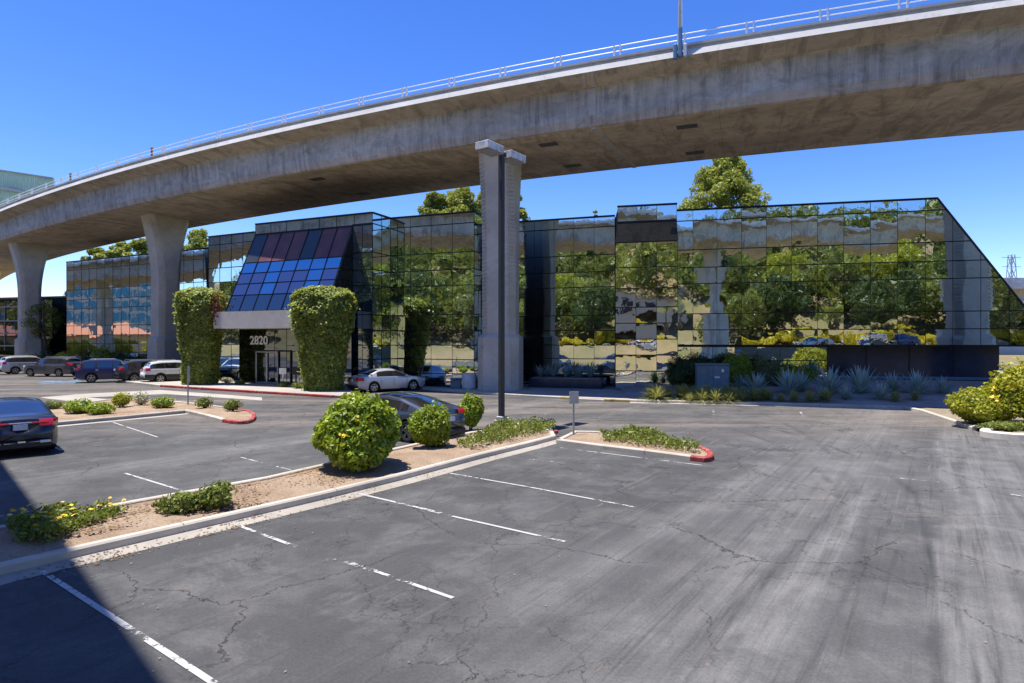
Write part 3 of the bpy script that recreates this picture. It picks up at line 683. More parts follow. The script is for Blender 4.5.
# ------------------------------------------------------------------ the mirrored building
ZT=11.7
bld=empty('office_building',(0,44,0),'long black office building faced in mirror glass with a sloped glass entrance','building'); bld.location=(0,0,0)
ROWS=[2.9,3.9,4.95,6.9,7.95,9.1,11.0,11.7]; FULL=[.16,1.0,1.95]+ROWS
def facade(name,p0,p1,zs,mat='mirror_glass',step=1.45,tilt=.005,slant=None,off=0.0,mull=True,top=None):
    """curtain wall from p0 to p1 (left to right as seen), one gently misaligned pane per bay; slant(z)->extra length at the right"""
    a=Vector(p0);b=Vector(p1);L=(b-a).length;e=(b-a)/L;nrm=Vector((e.y,-e.x))       # towards the camera side
    a=a+nrm*off
    g=MB();mu=MB();gap=.012
    for r in range(len(zs)-1):
        z0,z1=zs[r],zs[r+1]; n=max(1,round(L/step)); xsx=[L*i/n for i in range(n+1)]
        if slant:
            ext=slant(z0); 
            while xsx[-1]+step<L+ext: xsx.append(xsx[-1]+step)
        if slant: xsx.append(xsx[-1]+step)
        for i in range(len(xsx)-1):
            tx,tz=npr.normal(0,tilt),npr.normal(0,tilt*.8); o0=npr.normal(0,.002)
            x0,x1=xsx[i]+gap,xsx[i+1]-gap; poly=[(x0,z0+gap),(x1,z0+gap),(x1,z1-gap),(x0,z1-gap)]
            if slant:                     # cut the pane along the raking end of the facade
                fn=lambda p:(L+slant(p[1])-.03)-p[0]; out=[]
                for k in range(4):
                    p,q=poly[k],poly[(k+1)%4]; a_,b_=fn(p),fn(q)
                    if a_>=0: out.append(p)
                    if a_*b_<0: t=a_/(a_-b_); out.append((p[0]+(q[0]-p[0])*t,p[1]+(q[1]-p[1])*t))
                poly=out
                if len(poly)<3: continue
            vs=[]
            for x,z in poly:
                d=o0+tx*(x-(x0+x1)/2)+tz*(z-(z0+z1)/2)
                q=a+e*x+nrm*d; vs.append((q.x,q.y,z))
            g.add(vs,[tuple(range(len(vs)))])
    gl=g.build(name,M[mat],bld)
    for r,z in enumerate(zs):
        x1=L+(slant(z) if slant else 0)
        q0=a+nrm*.012;q1=a+e*x1+nrm*.012
        mu.bar((q0.x,q0.y,z),(q1.x,q1.y,z),.05,.055 if 0<r<len(zs)-1 else .10)
    n=max(1,round(L/step)); nn=n+ (int(slant(zs[0])/step) if slant else 0)
    for i in range(nn+1):
        x=L*i/n if i<=n else L+(i-n)*step
        zt=zs[-1]
        if slant and x>L+.01:
            zt=max([zz for zz in np.linspace(zs[0],zs[-1],60) if L+slant(zz)>x] or [zs[0]])
        q=a+e*x+nrm*.006; mu.box((q.x,q.y,(zs[0]+zt)/2),(.016,.03,zt-zs[0]),rz=math.atan2(e.y,e.x))
    if mull: mu.build('mullions',M['mullion'],gl)
    return gl
S1=((-52,71.2),(-25.5,58.3)); S2=((-24.85,49.96),(-20.1,47.7)); S3=((-18.75,44.6),(-9.27,40.5)); R3=((-9.27,40.5),(-8.45,42.4))
S4=((-8.45,42.4),(-2.5,40.2)); R4=((-2.5,40.2),(-1.1,44.2)); S5=((-1.1,44.2),(7.0,41.5)); S6=((10.3,39.95),(24.8,36.6))
def slant(z): return .65+(11.7-z)*.685
facade('curtain_wall',*S1,[.16,1.0,1.95,2.9,3.9,4.95,6.9,7.95,9.1,11.4,12.4])
facade('curtain_wall',*S2,FULL); facade('curtain_wall',*R3,FULL,step=1.05); facade('curtain_wall',*S4,FULL,tilt=.005); facade('curtain_wall',*R4,FULL); facade('curtain_wall',*S5,FULL)
facade('curtain_wall',*S6,ROWS,slant=slant,tilt=.0055)
facade('lower_curtain_wall',S6[0],tuple(Vector(S6[0])+(Vector(S6[1])-Vector(S6[0])).normalized()*9.5),[.2,1.1,1.95,2.84],off=-.12,tilt=.006)
# projecting bay with its tilted dark band
facade('bay_glazing',(6.75,38.95),(10.3,38.13),[10.75,11.75],step=1.22,tilt=.008)
facade('bay_glazing',(6.55,38.60),(10.25,37.75),[.12,1.3,2.3,3.3,4.3,5.3,6.5,7.8,9.4],'mirror_bay',step=1.24,tilt=.009)
e=Vector((3.55,-.82)).normalized(); n_=Vector((e.y,-e.x))
def panel(pts,name,mat): m=MB(); m.add(pts,[(0,1,2,3)]); return m.build(name,M[mat],bld)
panel([(6.5,38.55,9.42),(10.28,37.68,9.42),(10.28,38.16,10.73),(6.76,38.98,10.73)],'tilted_glazing','mirror_slope')
m=MB(); m.prism([(6.6,38.63),(10.27,37.78),(10.5,39.9),(7.05,41.4)],.1,9.4); m.prism([(6.80,39.0),(10.32,38.18),(10.5,39.9),(7.05,41.4)],9.4,11.72); m.build('bay_core',M['core_dark'],bld)
# dark core behind the glass, roof and copings
def back(p,d=.06): return p
front=[S1[0],S1[1],(-24.85,58.0),S2[0],S2[1],(-18.9,45.3),S3[0],S3[1],R3[1],S4[1],R4[1],S5[1],(10.3,41.2)]
def inset(poly,d): return offset_path(poly,d)
core=inset(front,.12)
m=MB(); m.prism([core[0],core[1],(-25.2,80),(-52,85)],.0,12.36); m.build('wing',M['core_dark'],bld)
m=MB(); m.prism([core[i] for i in range(2,12)]+[(6.9,41.7),(10.35,41.3),(10.3,66),(-25,66)],0,11.66); m.build('main_block',M['core_dark'],bld)
a=Vector(S6[0]);b=Vector(S6[1]);L=(b-a).length;e6=(b-a)/L;n6=Vector((e6.y,-e6.x))
def s6(x,off,z): q=a+e6*x+n6*off; return (q.x,q.y,z)
m=MB(); D=24.0
zz=[2.86,11.66]; f=[s6(0.02,-.12,2.86),s6(L+slant(2.86)-.1,-.12,2.86),s6(L+slant(11.66)-.1,-.12,11.66),s6(.02,-.12,11.66)]
bq=[s6(0.02,-D,2.86),s6(L+slant(2.86)-.1,-D,2.86),s6(L+slant(11.66)-.1,-D,11.66),s6(.02,-D,11.66)]
m.add(f+bq,[(0,1,2,3),(7,6,5,4),(0,4,5,1),(1,5,6,2),(2,6,7,3),(3,7,4,0)]); m.build('right_block',M['core_dark'],bld)
# end slope glazing
m=MB(); m.add([s6(L+slant(2.9),-.1,2.9),s6(L+slant(2.9),-D,2.9),s6(L+slant(11.7),-D,11.7),s6(L+slant(11.7),-.1,11.7)],[(0,1,2,3)]); m.build('end_slope_glazing',M['mirror_glass'],bld)
# recessed plinth under the right block
m=MB(); 
m.prism([s6(.1,-.35,0)[:2],s6(9.5,-.35,0)[:2],s6(9.5,-.75,0)[:2],s6(L+4.2,-.75,0)[:2],s6(L+4.2,-D,0)[:2],s6(.1,-D,0)[:2]],.1,2.86)
pl=m.build('plinth',M['plinth'],bld); m=MB(); m.box((0,0,1.6),(.05,.06,2.5),rz=math.atan2(e6.y,e6.x)); pj=m.build('panel_joint',M['dark_metal'],pl)
x=11.9
while x<L+4:
    o=pj if x==11.9 else pj.copy()
    if x>11.9: COL.objects.link(o); o.parent=pl
    o.location=s6(x,-.74,0); x+=2.4
m=MB(); m.bar(s6(9.6,-.55,.93),s6(L+4.3,-.55,.93),.3,.16); m.build('plinth_kerb',M['blue_base'],bld)
# copings
cp=MB()
for (p,q),z in ((S1,12.4),(S2,11.7),(S3,11.7),(R3,11.7),(S4,11.7),(R4,11.7),(S5,11.7)): 
    cp.bar((*p,z+.03),(*q,z+.03),.16,.07)
cp.bar(s6(0,0,11.73),s6(L+slant(11.7),0,11.73),.16,.07); cp.bar(s6(L+slant(11.7),.02,11.70),s6(L+slant(2.9),.02,2.9),.08,.08); cp.bar((6.72,38.97,11.78),(10.33,38.12,11.78),.16,.07)
cp.build('coping',M['dark_metal'],bld)
# roof plant screen
m=MB(); m.prism([(-7.5,50),(2,47),(4,52),(-5.5,55)],11.6,12.5); m.build('roof_plant',M['roof_grey'],bld)
# entrance: upper front wall, sloped coloured glazing, concrete beam, recessed doors
mv=Vector((.396,.918)); ev=Vector((.918,-.396))
A=Vector(S3[0]); B=Vector(S3[1])
facade('curtain_wall',tuple(A),tuple(B),[10.95,11.7],step=1.45)
Tr=A+ev*8.7                                    # right end of the slope
facade('curtain_wall',tuple(Tr),tuple(B),FULL[:-1],step=.85,mat='mirror_slope')
Ab=A-mv*2.65; Trb=Tr-mv*2.65
z_t,z_b=10.92,5.22; nC=7; rows=[0,.20,.345,.48,.62,1.0]
g=MB(); mu=MB()
for r in range(5):
    for c in range(nC):
        u0,u1=c/nC,(c+1)/nC; t0,t1=rows[r],rows[r+1]; vs=[]
        tx,tz=npr.normal(0,.006),npr.normal(0,.006); nn=Vector((-mv.x,-mv.y,2.65/5.7)).normalized()
        for u,t,sx,sz in((u0,t0,-1,-1),(u1,t0,1,-1),(u1,t1,1,1),(u0,t1,-1,1)):
            q=Ab.lerp(Trb,u).lerp(A.lerp(Tr,u),t); p=Vector((q.x,q.y,z_b+(z_t-z_b)*t))+nn*(tx*sx*.6+tz*sz*.6); vs.append(p)
        g.add(vs,[(0,1,2,3)],m=([0,1,2,0,1,2,0,2,1][(r*4+c*3+(c*r)%3)%9] if r in(1,2,3) else (5 if r==0 else (4 if c in(0,4) else 3))))  # top row: reflection of the flyover's underside painted into the pane colours
def tint(name,c):
    mirror(name,(*c,1),wave=.25)
tint('slope_grey',(.26,.24,.22)); tint('slope_blue',(.27,.47,.56)); tint('slope_violet',(.46,.32,.34)); tint('slope_teal',(.13,.42,.40))
sg=g.build('sloped_glazing',[M['slope_blue'],M['slope_violet'],M['slope_teal'],M['soffit_reflection'],M['soffit_reflection_dark'],M['slope_grey']],bld)
def sp(u,t,o=.02): q=Ab.lerp(Trb,u).lerp(A.lerp(Tr,u),t); return (q.x-mv.x*o,q.y-mv.y*o,z_b+(z_t-z_b)*t+o*.5)
for t in rows: mu.bar(sp(0,t),sp(1,t),.05,.03)
for c in range(nC+1): mu.bar(sp(c/nC,0),sp(c/nC,1),.05,.03)
mu.build('mullions',M['mullion'],sg)
# side of the wedge
panel([(*Trb,z_b),(*Tr,z_b),(*Tr,z_t),(*(Tr-mv*.01),z_t)],'wedge_side_glazing','mirror_slope')
m=MB()
for t in(.2,.345,.48,.62,.8): q=Trb.lerp(Tr,t); m.bar((q.x+.02,q.y,z_b+(z_t-z_b)*t),(Tr.x+.02,Tr.y,z_b+(z_t-z_b)*t),.05,.05)
m.build('wedge_transom',M['mullion'],bld)
m=MB(); m.add([(*(Ab+mv*.12),z_b),(*(Trb+mv*.12),z_b),(*(Tr),z_b),(*A,z_b),(*A,z_t-.2),(*Tr,z_t-.2)],[(0,1,5,4),(0,3,4),(1,2,5),(0,1,2,3)]); m.build('wedge_core',M['core_dark'],bld)
m=MB(); c0=Ab-ev*.9-mv*.22; c1=Trb+ev*.3-mv*.22; c2=c1+mv*2.7; c3=c0+mv*2.7
m.prism([tuple(c0),tuple(c1),tuple(c2),tuple(c3)],4.05,5.2); m.build('entrance_beam',M['beam_concrete'],bld)
d0=A-ev*1.2-mv*.35; d1=Tr+ev*.2-mv*.35
dg=facade('entrance_glazing',tuple(d0),tuple(d1),[.14,1.3,2.45,4.05],mat='mirror_dark',step=1.1,tilt=.004)
Lf=(d1-d0).length
# double door with handles
def dp(x,o,z): q=d0+ev*x-mv*o; return (q.x,q.y,z)
dxc=(gnd(276,383)[0]-d0.x)/ev.x+.2
for s in(-1,1):
    fr=MB(); x0,x1=dxc+s*.03,dxc+s*1.0
    for xx in(x0,x1): fr.bar(dp(xx,.06,.14),dp(xx,.06,2.42),.06,.06)
    for z in(.2,2.40): fr.bar(dp(x0,.06,z),dp(x1,.06,z),.06,.10)
    dr=fr.build('door',M['alu'] if s<0 else M['alu'],bld)
    hm=MB(); hm.tube([dp(dxc+s*.14,.07,.95),dp(dxc+s*.14,.14,.98),dp(dxc+s*.14,.14,1.5),dp(dxc+s*.14,.07,1.53)],.02,6); hm.build('handle',M['chrome'],dr)
fm=MB()
for xx in(dxc-1.08,dxc+1.08,dxc+2.2): fm.bar(dp(xx,.05,.14),dp(xx,.05,2.5),.09,.09)
fm.bar(dp(dxc-1.1,.05,2.5),dp(dxc+2.2,.05,2.5),.09,.09); fm.build('door_frame',M['dark_metal'],bld)
cu=bpy.data.curves.new('t','FONT'); cu.body='2820'; cu.size=.86; cu.extrude=.02; cu.align_x='CENTER'; cu.offset=.015; tmp=bpy.data.objects.new('t',cu); COL.objects.link(tmp)
dg_=bpy.context.evaluated_depsgraph_get(); me=bpy.data.meshes.new_from_object(tmp.evaluated_get(dg_)); bpy.data.objects.remove(tmp); me.materials.clear(); me.materials.append(M['sign_white'])
num=bpy.data.objects.new('address_number',me); COL.objects.link(num); num.parent=bld
px=dp((gnd(269,383)[0]-d0.x)/ev.x+.05,.09,2.95); num.location=px; num.rotation_euler=(PI/2,0,math.atan2(ev.y,ev.x))
# raised planter in front of the recessed part
m=MB(); q=[(1.1,40.4),(5.7,38.9),(6.35,41.0),(1.8,42.5)]; m.prism(q,.1,.72); pw=m.build('planter_wall',M['plinth']); tag(pw,'low dark raised planter of flax beside the middle pillar','planter')
m=MB(); q2=offset_path(q,.14,True); m.prism(q2,.70,.76); m.build('soil',M['mulch'],pw)
# ------------------------------------------------------------------ buildings farther off
def louvre_house():
    r=empty('dark_building',(-70,84,0),'low black glass building with pale louvre bands behind the far left pillar','building')
    ang=math.atan2(-8,30)
    m=MB(); m.box((0,3,4.3),(44,14,8.6),rz=0); m.build('wall',M['core_dark'],r); r.rotation_euler=(0,0,ang)
    m=MB()
    for z0,z1 in((.3,2.0),(2.1,3.8),(3.9,5.6),(5.7,8.4)):
        for i in range(28):
            t=npr.normal(0,.01); m.add([(-21.7+i*1.55,-4.05+t,z0),(-20.2+i*1.55,-4.05-t,z0),(-20.2+i*1.55,-4.05,z1),(-21.7+i*1.55,-4.05,z1)],[(0,1,2,3)])
    m.build('window_glazing',M['mirror_dark'],r)
    m=MB()
    for z in(2.6,4.2,5.8,7.6): m.box((6,-4.16,z),(13,.08,.16))
    for x in range(0,14,3): m.box((x,-4.12,5),(.07,.06,6))
    m.build('louvre',M['galv'],r); m=MB(); m.box((0,3,8.7),(44.4,14.6,.22)); m.build('roof',M['roof_grey'],r)
    m=MB(); m.tube([(9,4,8.7),(9,4,12.5)],.12,6); m.build('vent_pipe',M['dark_metal'],r)
louvre_house()
r=empty('overhead_sign',(0,0,0),'pale green ribbed back of a big raised sign above the flyover at left','sign')
ya,yb=112,124; xa,xb=at(-70,ya),at(53,yb); za,zb=ztop_(160,ya),ztop_(178.5,yb)
m=MB(); m.add([(xa,ya,za-8),(xb,yb,zb-6.5),(xb,yb,zb),(xa,ya,za),(xa,ya+.5,za-8),(xb,yb+.5,zb-6.5),(xb,yb+.5,zb),(xa,ya+.5,za)],[(0,1,2,3),(7,6,5,4),(0,3,7,4),(1,5,6,2),(3,2,6,7),(0,4,5,1)]); pb=m.build('panel',M['green_cladding'],r)
m=MB()
for i in range(56):
    t=i/55; m.box((xa+(xb-xa)*t,ya+(yb-ya)*t-.06,(za-8)*(1-t)+(zb-6.5)*t+4-.7*t),(.16,.14,7.9-1.5*t))
m.build('cladding_rib',M['green_cladding'],pb)
m=MB(); m.bar((xa,ya-.1,za+.1),(xb+.2,yb-.1,zb+.1),.5,.25); m.build('trim',M['galv'],r)
m=MB(); m.tube([(xa+6,ya+1.4,0),(xa+6,ya+1.4,za-1)],.6,12); m.bar((xa+5.5,ya+1.5,za-3.5),(xb-1,yb+.9,zb-3.5),.5); m.build('mast',M['galv'],r)
r=empty('pale_building',(0,0,0),'pale concrete building with a grey upper band, far right beyond the glass','building')
m=MB(); m.prism([(100,152),(175,148),(175,190),(100,190)],0,17.5); m.build('wall',M['pale_concrete'],r); m=MB(); m.box((137,151.3,17.2),(80,9,2.6)); m.box((137,150.5,12.6),(80,1.6,1.2)); m.build('parapet',M['graffiti'],r)
m=MB(); 
for i in range(14): m.box((103+i*5,150.6,8.6),(2.2,.5,3.6))
m.build('window',M['core_dark'],r)
def tower(x,y,z0,z1):
    m=MB(); n=7
    for sx in(-1,1):
        for sy in(-1,1): m.bar((x+sx*2.6,y+sy*2.6,z0),(x+sx*.8,y+sy*.8,z1),.28)
    for i in range(n):
        t0,t1=i/n,(i+1)/n; a0,a1=2.6-1.8*t0,2.6-1.8*t1; za,zb=z0+(z1-z0)*t0,z0+(z1-z0)*t1
        for s in(-1,1):
            m.bar((x-a0,y+s*a0,za),(x+a1,y+s*a1,zb),.16); m.bar((x+a0,y+s*a0,za),(x-a1,y+s*a1,zb),.16); m.bar((x+s*a0,y-a0,za),(x+s*a1,y+a1,zb),.16); m.bar((x-a1,y+s*a1,zb),(x+a1,y+s*a1,zb),.14)
    for z in(z1-1,z1-5): m.bar((x-4,y,z),(x+4,y,z),.2)
    return tag(m.build('lattice_tower',M['galv']),'grey steel lattice mast far behind the slanted end of the glass','mast')
tower(at(1011.5,260),260,0,40)
# ------------------------------------------------------------------ vegetation
def leaves(P,size,wid=.55,out=None,bias=.0):
    """P (n,3) -> (n,4,3) pointed leaf quads with random lean; out (n,3) = outward directions they tend to face"""
    n=len(P); a=npr.normal(size=(n,3)); nrm=npr.normal(size=(n,3))
    if out is not None: nrm=nrm*(1-bias)+out*bias*1.8
    nrm/=np.linalg.norm(nrm,axis=1,keepdims=True)+1e-9
    a-=nrm*(a*nrm).sum(1,keepdims=True); a/=np.linalg.norm(a,axis=1,keepdims=True)+1e-9; b=np.cross(nrm,a)
    l=(size*npr.uniform(.65,1.3,n))[:,None]
    return np.stack([P-a*l*.5,P+b*l*wid*.5+a*l*.08,P+a*l*.5,P-b*l*wid*.5+a*l*.08],1)
def sphere_dirs(n):
    d=npr.normal(size=(n,3)); return d/np.linalg.norm(d,axis=1,keepdims=True)
def lumps(d,k,amp,sharp=9.0):
    c=sphere_dirs(k); return 1+amp*(np.exp(sharp*((d@c.T)-1)).max(1)*1.6-.75)
def ico(name,r,mat,parent,loc,sub=3,amp=.12):
    import bmesh
    bm=bmesh.new(); bmesh.ops.create_icosphere(bm,subdivisions=sub,radius=1)
    for v in bm.verts:
        k=1+amp*math.sin(v.co.x*7+v.co.y*5+loc[0])*math.sin(v.co.z*6+v.co.y*4); v.co=Vector((v.co.x*r[0]*k,v.co.y*r[1]*k,v.co.z*r[2]*k))
    me=bpy.data.meshes.new(name); bm.to_mesh(me); bm.free(); me.materials.append(mat); o=bpy.data.objects.new(name,me); COL.objects.link(o); o.parent=parent; o.location=loc; return o
def join_quads(name,arrs,mat,parent,loc=None): return quads_obj(name,np.concatenate(arrs),mat,parent,loc)
def shrub(x,y,z,r,mat,label,n=5000,leaf=.11,stems=5,flowers=0,lab=None,name='shrub',cat='shrub',group=None,amp=.16,flat=.0,k=26,fsize=.14):
    rx,ry,rz=r; root=empty(name,(x,y,z),label,cat,group)
    d=sphere_dirs(n); f1,f2,f3=rnd.uniform(0,6),rnd.uniform(0,6),rnd.uniform(0,6)
    def shp(dd): az=np.arctan2(dd[:,1],dd[:,0]); return 1+.09*np.sin(2*az+f1)+.07*np.sin(3*az+f2+dd[:,2]*2)+.07*np.sin(dd[:,2]*4+f3+az)
    rad=lumps(d,k,amp)*shp(d)*(1-np.abs(npr.normal(0,.13,n)))
    d2=d.copy(); d2[:,2]=np.where(d2[:,2]<0,d2[:,2]*(1-.25),d2[:,2])
    P=d2*rad[:,None]*np.array([rx,ry,rz])+np.array([0,0,rz*.93]); P[:,2]=np.maximum(P[:,2],.02+npr.uniform(0,.1,n))
    # long shoots that break the outline
    ns=int(n*.05); ds=sphere_dirs(ns); ds[:,2]=np.abs(ds[:,2]); Q=ds*shp(ds)[:,None]*np.array([rx,ry,rz])*(1.0+npr.uniform(.0,.16,ns))[:,None]+np.array([0,0,rz*.93])
    du=d.copy(); du[:,2]+=.55
    V=[leaves(P,leaf,.55,du,.42),leaves(Q,leaf*1.1,.5,ds,.2)]
    ni=n//3; di=sphere_dirs(ni); V.append(leaves(di*np.array([rx,ry,rz])*npr.uniform(.45,.8,ni)[:,None]+np.array([0,0,rz*.93]),leaf*1.9,.8,di,.7))
    join_quads('foliage',V,mat,root)
    m=MB()
    for i in range(stems):
        a=rnd.uniform(0,2*PI); q=rnd.uniform(.15,.6); m.tube([(.1*math.cos(a)*rx,.1*math.sin(a)*ry,-.05),(q*.6*rx*math.cos(a),q*.6*ry*math.sin(a),rz*.5),(q*rx*math.cos(a),q*ry*math.sin(a),rz*1.2)],[.03,.022,.01],5)
    m.build('stem',M['stem'],root)
    if flowers:
        df=sphere_dirs(flowers); df[:,1]=-np.abs(df[:,1])*.9+.2*df[:,1]; P=df*shp(df)[:,None]*np.array([rx,ry,rz])*1.03+np.array([0,0,rz*.93]); P=P[P[:,2]>.1]; D=[]
        for p,dd in zip(P,df):
            c=np.repeat(p[None],6,0)+npr.normal(0,fsize*.28,(6,3)); D.append(leaves(c,fsize,.8,np.repeat(dd[None],6,0),.6))
        join_quads('blossoms',D,M['petal'],root)
    return root
def topiary(x,y,z,h,prof,depth,label,n=17000,leaf=.21,seed=0):
    root=empty('topiary_hedge',(x,y,z),label,'topiary',None)
    hs=[p[0] for p in prof]; ws=[p[1] for p in prof]
    t=npr.uniform(0,1,n)**.9; th=npr.uniform(0,2*PI,n); zz=t*h; w=np.interp(t,hs,ws)
    c,s=np.cos(th),np.sin(th); k=1/np.power(np.abs(c)**2.6+np.abs(s)**2.6,1/2.6)
    lump=1+.03*np.sin(zz*3.1+th*4+seed)+.035*np.sin(zz*5.3-th*7+seed*2)-np.abs(npr.normal(0,.07,n))
    P=np.stack([c*k*w*lump,s*k*w*depth*lump,zz+npr.normal(0,.05,n)],1); out=np.stack([c*.8,s*1.0,np.zeros(n)+1.0],1)
    nt_=n//5; rr=np.sqrt(npr.uniform(0,1,nt_)); tt=npr.uniform(0,2*PI,nt_); k2=1/np.power(np.abs(np.cos(tt))**2.6+np.abs(np.sin(tt))**2.6,1/2.6)
    wt=ws[-2]
    T=np.stack([np.cos(tt)*rr*k2*wt,np.sin(tt)*rr*k2*wt*depth,h*(1-.075*rr**3)+.12*np.sin(rr*9+tt*3)+npr.normal(0,.06,nt_)],1)
    ot=np.stack([np.cos(tt)*.3,np.sin(tt)*.3,np.ones(nt_)],1)
    ns=n//14; i=npr.integers(0,n,ns); S=P[i]*np.array([1.05,1.05,1])+npr.normal(0,.09,(ns,3))
    join_quads('foliage',[leaves(P,leaf,.6,out,.55),leaves(T,leaf,.6,ot,.5),leaves(S,leaf*1.1)],M['leaf_hedge'],root)
    m=MB(); rings=[]
    for q in np.linspace(0,.965,9):
        w0=float(np.interp(q,hs,ws))*.86; rings.append([(math.copysign(abs(math.cos(a))**.8,math.cos(a))*w0,math.copysign(abs(math.sin(a))**.8,math.sin(a))*w0*depth,q*h) for a in np.linspace(0,2*PI,17)[:-1]])
    m.loft(rings); m.build('foliage_core',M['leaf_dark'],root,True); return root  # solid core in a darker leaf colour, added to block see-through
# the two clipped masses at the entrance
topiary(-11.75,38.0,.1,6.3,[(0,1.15),(.2,1.27),(.45,1.45),(.65,1.78),(.8,1.93),(.93,1.80),(1,1.2)],.75,'ivy clad column clipped wide at the top, right of the entrance doors',seed=1)
lt=topiary(-22.1,43.3,.1,6.7,[(0,1.12),(.3,1.2),(.55,1.38),(.75,1.55),(.88,1.6),(.96,1.45),(1,1.0)],.8,'ivy clad column with a brownish patch, left of the entrance doors',n=16000,seed=4)
npd=5; P=npr.normal(size=(420,3))*np.array([.22,.2,.6])+np.array([1.55,-.9,5.1]); quads_obj('withered_leaves',leaves(P,.2),M['leaf_red'],lt)
# bushes on the long island
bx,by=gnd(354,474); shrub(bx,by+.25,.08,(.98,.95,.88),M['leaf_bush'],'large round glossy bush dotted with yellow flowers at the kerb, biggest on its island',8000,.145,6,30,amp=.2,k=46,fsize=.085)
bx,by=gnd(430,452); shrub(bx,by+.1,.08,(.54,.52,.62),M['leaf_bush'],'small round green bush beside the rear wheel of the charcoal car',3600,.10,5)
bx,by=gnd(470,431); shrub(bx,by+.1,.1,(.46,.46,.60),M['leaf_bush'],'small upright green bush behind the tail of the charcoal car',2600,.10,5)
# right edge bush
bx,by=gnd(979,427); shrub(bx+.1,by,.1,(.95,.85,.68),M['leaf_yellow'],'lower pale green lobe of bush with bare stems by the kerb, right side',3600,.13,9)
bx,by=gnd(1015,428); shrub(bx+.75,by-.1,.15,(1.75,1.3,1.22),M['leaf_yellow'],'tall yellow flowered bush cut off by the right edge of the photo',9500,.14,10,46,fsize=.13)
bx,by=gnd(1010,434); shrub(bx,by+.1,.15,(1.0,.45,.14),M['leaf_cover'],'creeping green plant inside the grey rounded kerb at right',1300,.08,0)
# island plants
def cover(poly_px,z,h,n,leaf,mat,label,flowers=0,name='ground_cover',cat='ground cover',fmat='petal'):
    poly=[Vector(gnd(*p)) for p in poly_px]; cx=sum(p.x for p in poly)/len(poly); cy=sum(p.y for p in poly)/len(poly)
    xs_=[p.x for p in poly];ys_=[p.y for p in poly]; out=[]
    cl=[]
    def ins(x,y):
        r=False;j=len(poly)-1
        for i in range(len(poly)):
            a,b=poly[i],poly[j]
            if (a.y>y)!=(b.y>y) and x<(b.x-a.x)*(y-a.y)/(b.y-a.y)+a.x: r=not r
            j=i
        return r
    while len(out)<n:
        x=rnd.uniform(min(xs_),max(xs_));y=rnd.uniform(min(ys_),max(ys_))
        if not ins(x,y): continue
        hh=h*(.45+.55*(.5+.5*math.sin(x*5.1+y*3.3)*math.sin(y*4.7-x*2.2))); 
        if rnd.random()<.12 and math.sin(x*3.3+1)*math.sin(y*2.9)<-.3: continue
        out.append((x+rnd.gauss(0,.06)-cx,y+rnd.gauss(0,.06)-cy,hh*rnd.random()**.45))
    P=np.array(out); up=np.zeros_like(P); up[:,2]=1
    root=empty(name,(cx,cy,z),label,cat); root['kind']='stuff'
    a=quads_obj('foliage',leaves(P,leaf,.55,up,.25),mat,root)
    if flowers:
        i=npr.integers(0,n,flowers); Q=P[i].copy(); Q[:,2]=h*.8+npr.uniform(0,.1,flowers); quads_obj('blossoms',leaves(np.repeat(Q,3,0)+npr.normal(0,.015,(flowers*3,3)),leaf*1.0,.9,np.repeat(up[i],3,0),.7),M[fmat],root)
    return root
cover([(455,452),(500,428),(550,427),(556,433),(520,443),(472,454)],.12,.34,3400,.10,M['leaf_cover'],'trailing grey green succulents round the foot of the lamp post')
cover([(601,441),(640,434),(672,446),(700,454),(696,457),(640,450),(604,445)],.12,.30,2600,.10,M['leaf_cover'],'leafy green succulents filling the small island with red tip')
cover([(20,553),(10,540),(40,528),(72,524),(72,543),(50,555)],.12,.34,2400,.075,M['leaf_cover'],'yellow flowered clump crossing the shadow edge in the near island',26)
cover([(66,543),(70,526),(100,518),(126,521),(100,532)],.12,.22,1300,.07,M['leaf_cover'],'low flowering spill beside the near island shadow, sunlit',10)
bx,by=gnd(186,518); shrub(bx-.12,by,.12,(.36,.3,.17),M['leaf_cover'],'small scruffy yellow green tuft in dry leaf litter, left half',620,.09,3,amp=.4); shrub(bx+.42,by+.25,.12,(.27,.3,.22),M['leaf_cover'],'small scruffy yellow green tuft in dry leaf litter, right half',620,.09,3,amp=.4)
for px,py,rx,rz,mt,lb,n in ((74,417,.62,.30,'leaf_bush','low mounded dark green shrub nearest the black sedan on left island',1500),(95,418,.50,.26,'leaf_bush','smaller green mound touching the low shrub on the left island',1000),(50,412,.35,.2,'leaf_cover','low green tuft half hidden behind the black sedan',400),
     (118,410,.42,.36,'leaf_yellow','bushy plant with pale yellow blooms at middle of the left island',900),(138,408,.36,.34,'leaf_white','airy plant with creamy blooms on the left island',500),(159,411,.46,.26,'leaf_bush','single low green mound in brown mulch on the left island',900),
     (202,411,.34,.26,'leaf_cover','spiky little tuft near the foot of the thin sign post',450),(230,414,.36,.26,'leaf_cover','spiky little tuft close to the red kerb tip',450)):
    bx,by=gnd(px,py); shrub(bx,by+rx*.6,.12,(rx,rx*.8,rz),M[mt],lb,n,.085,3)
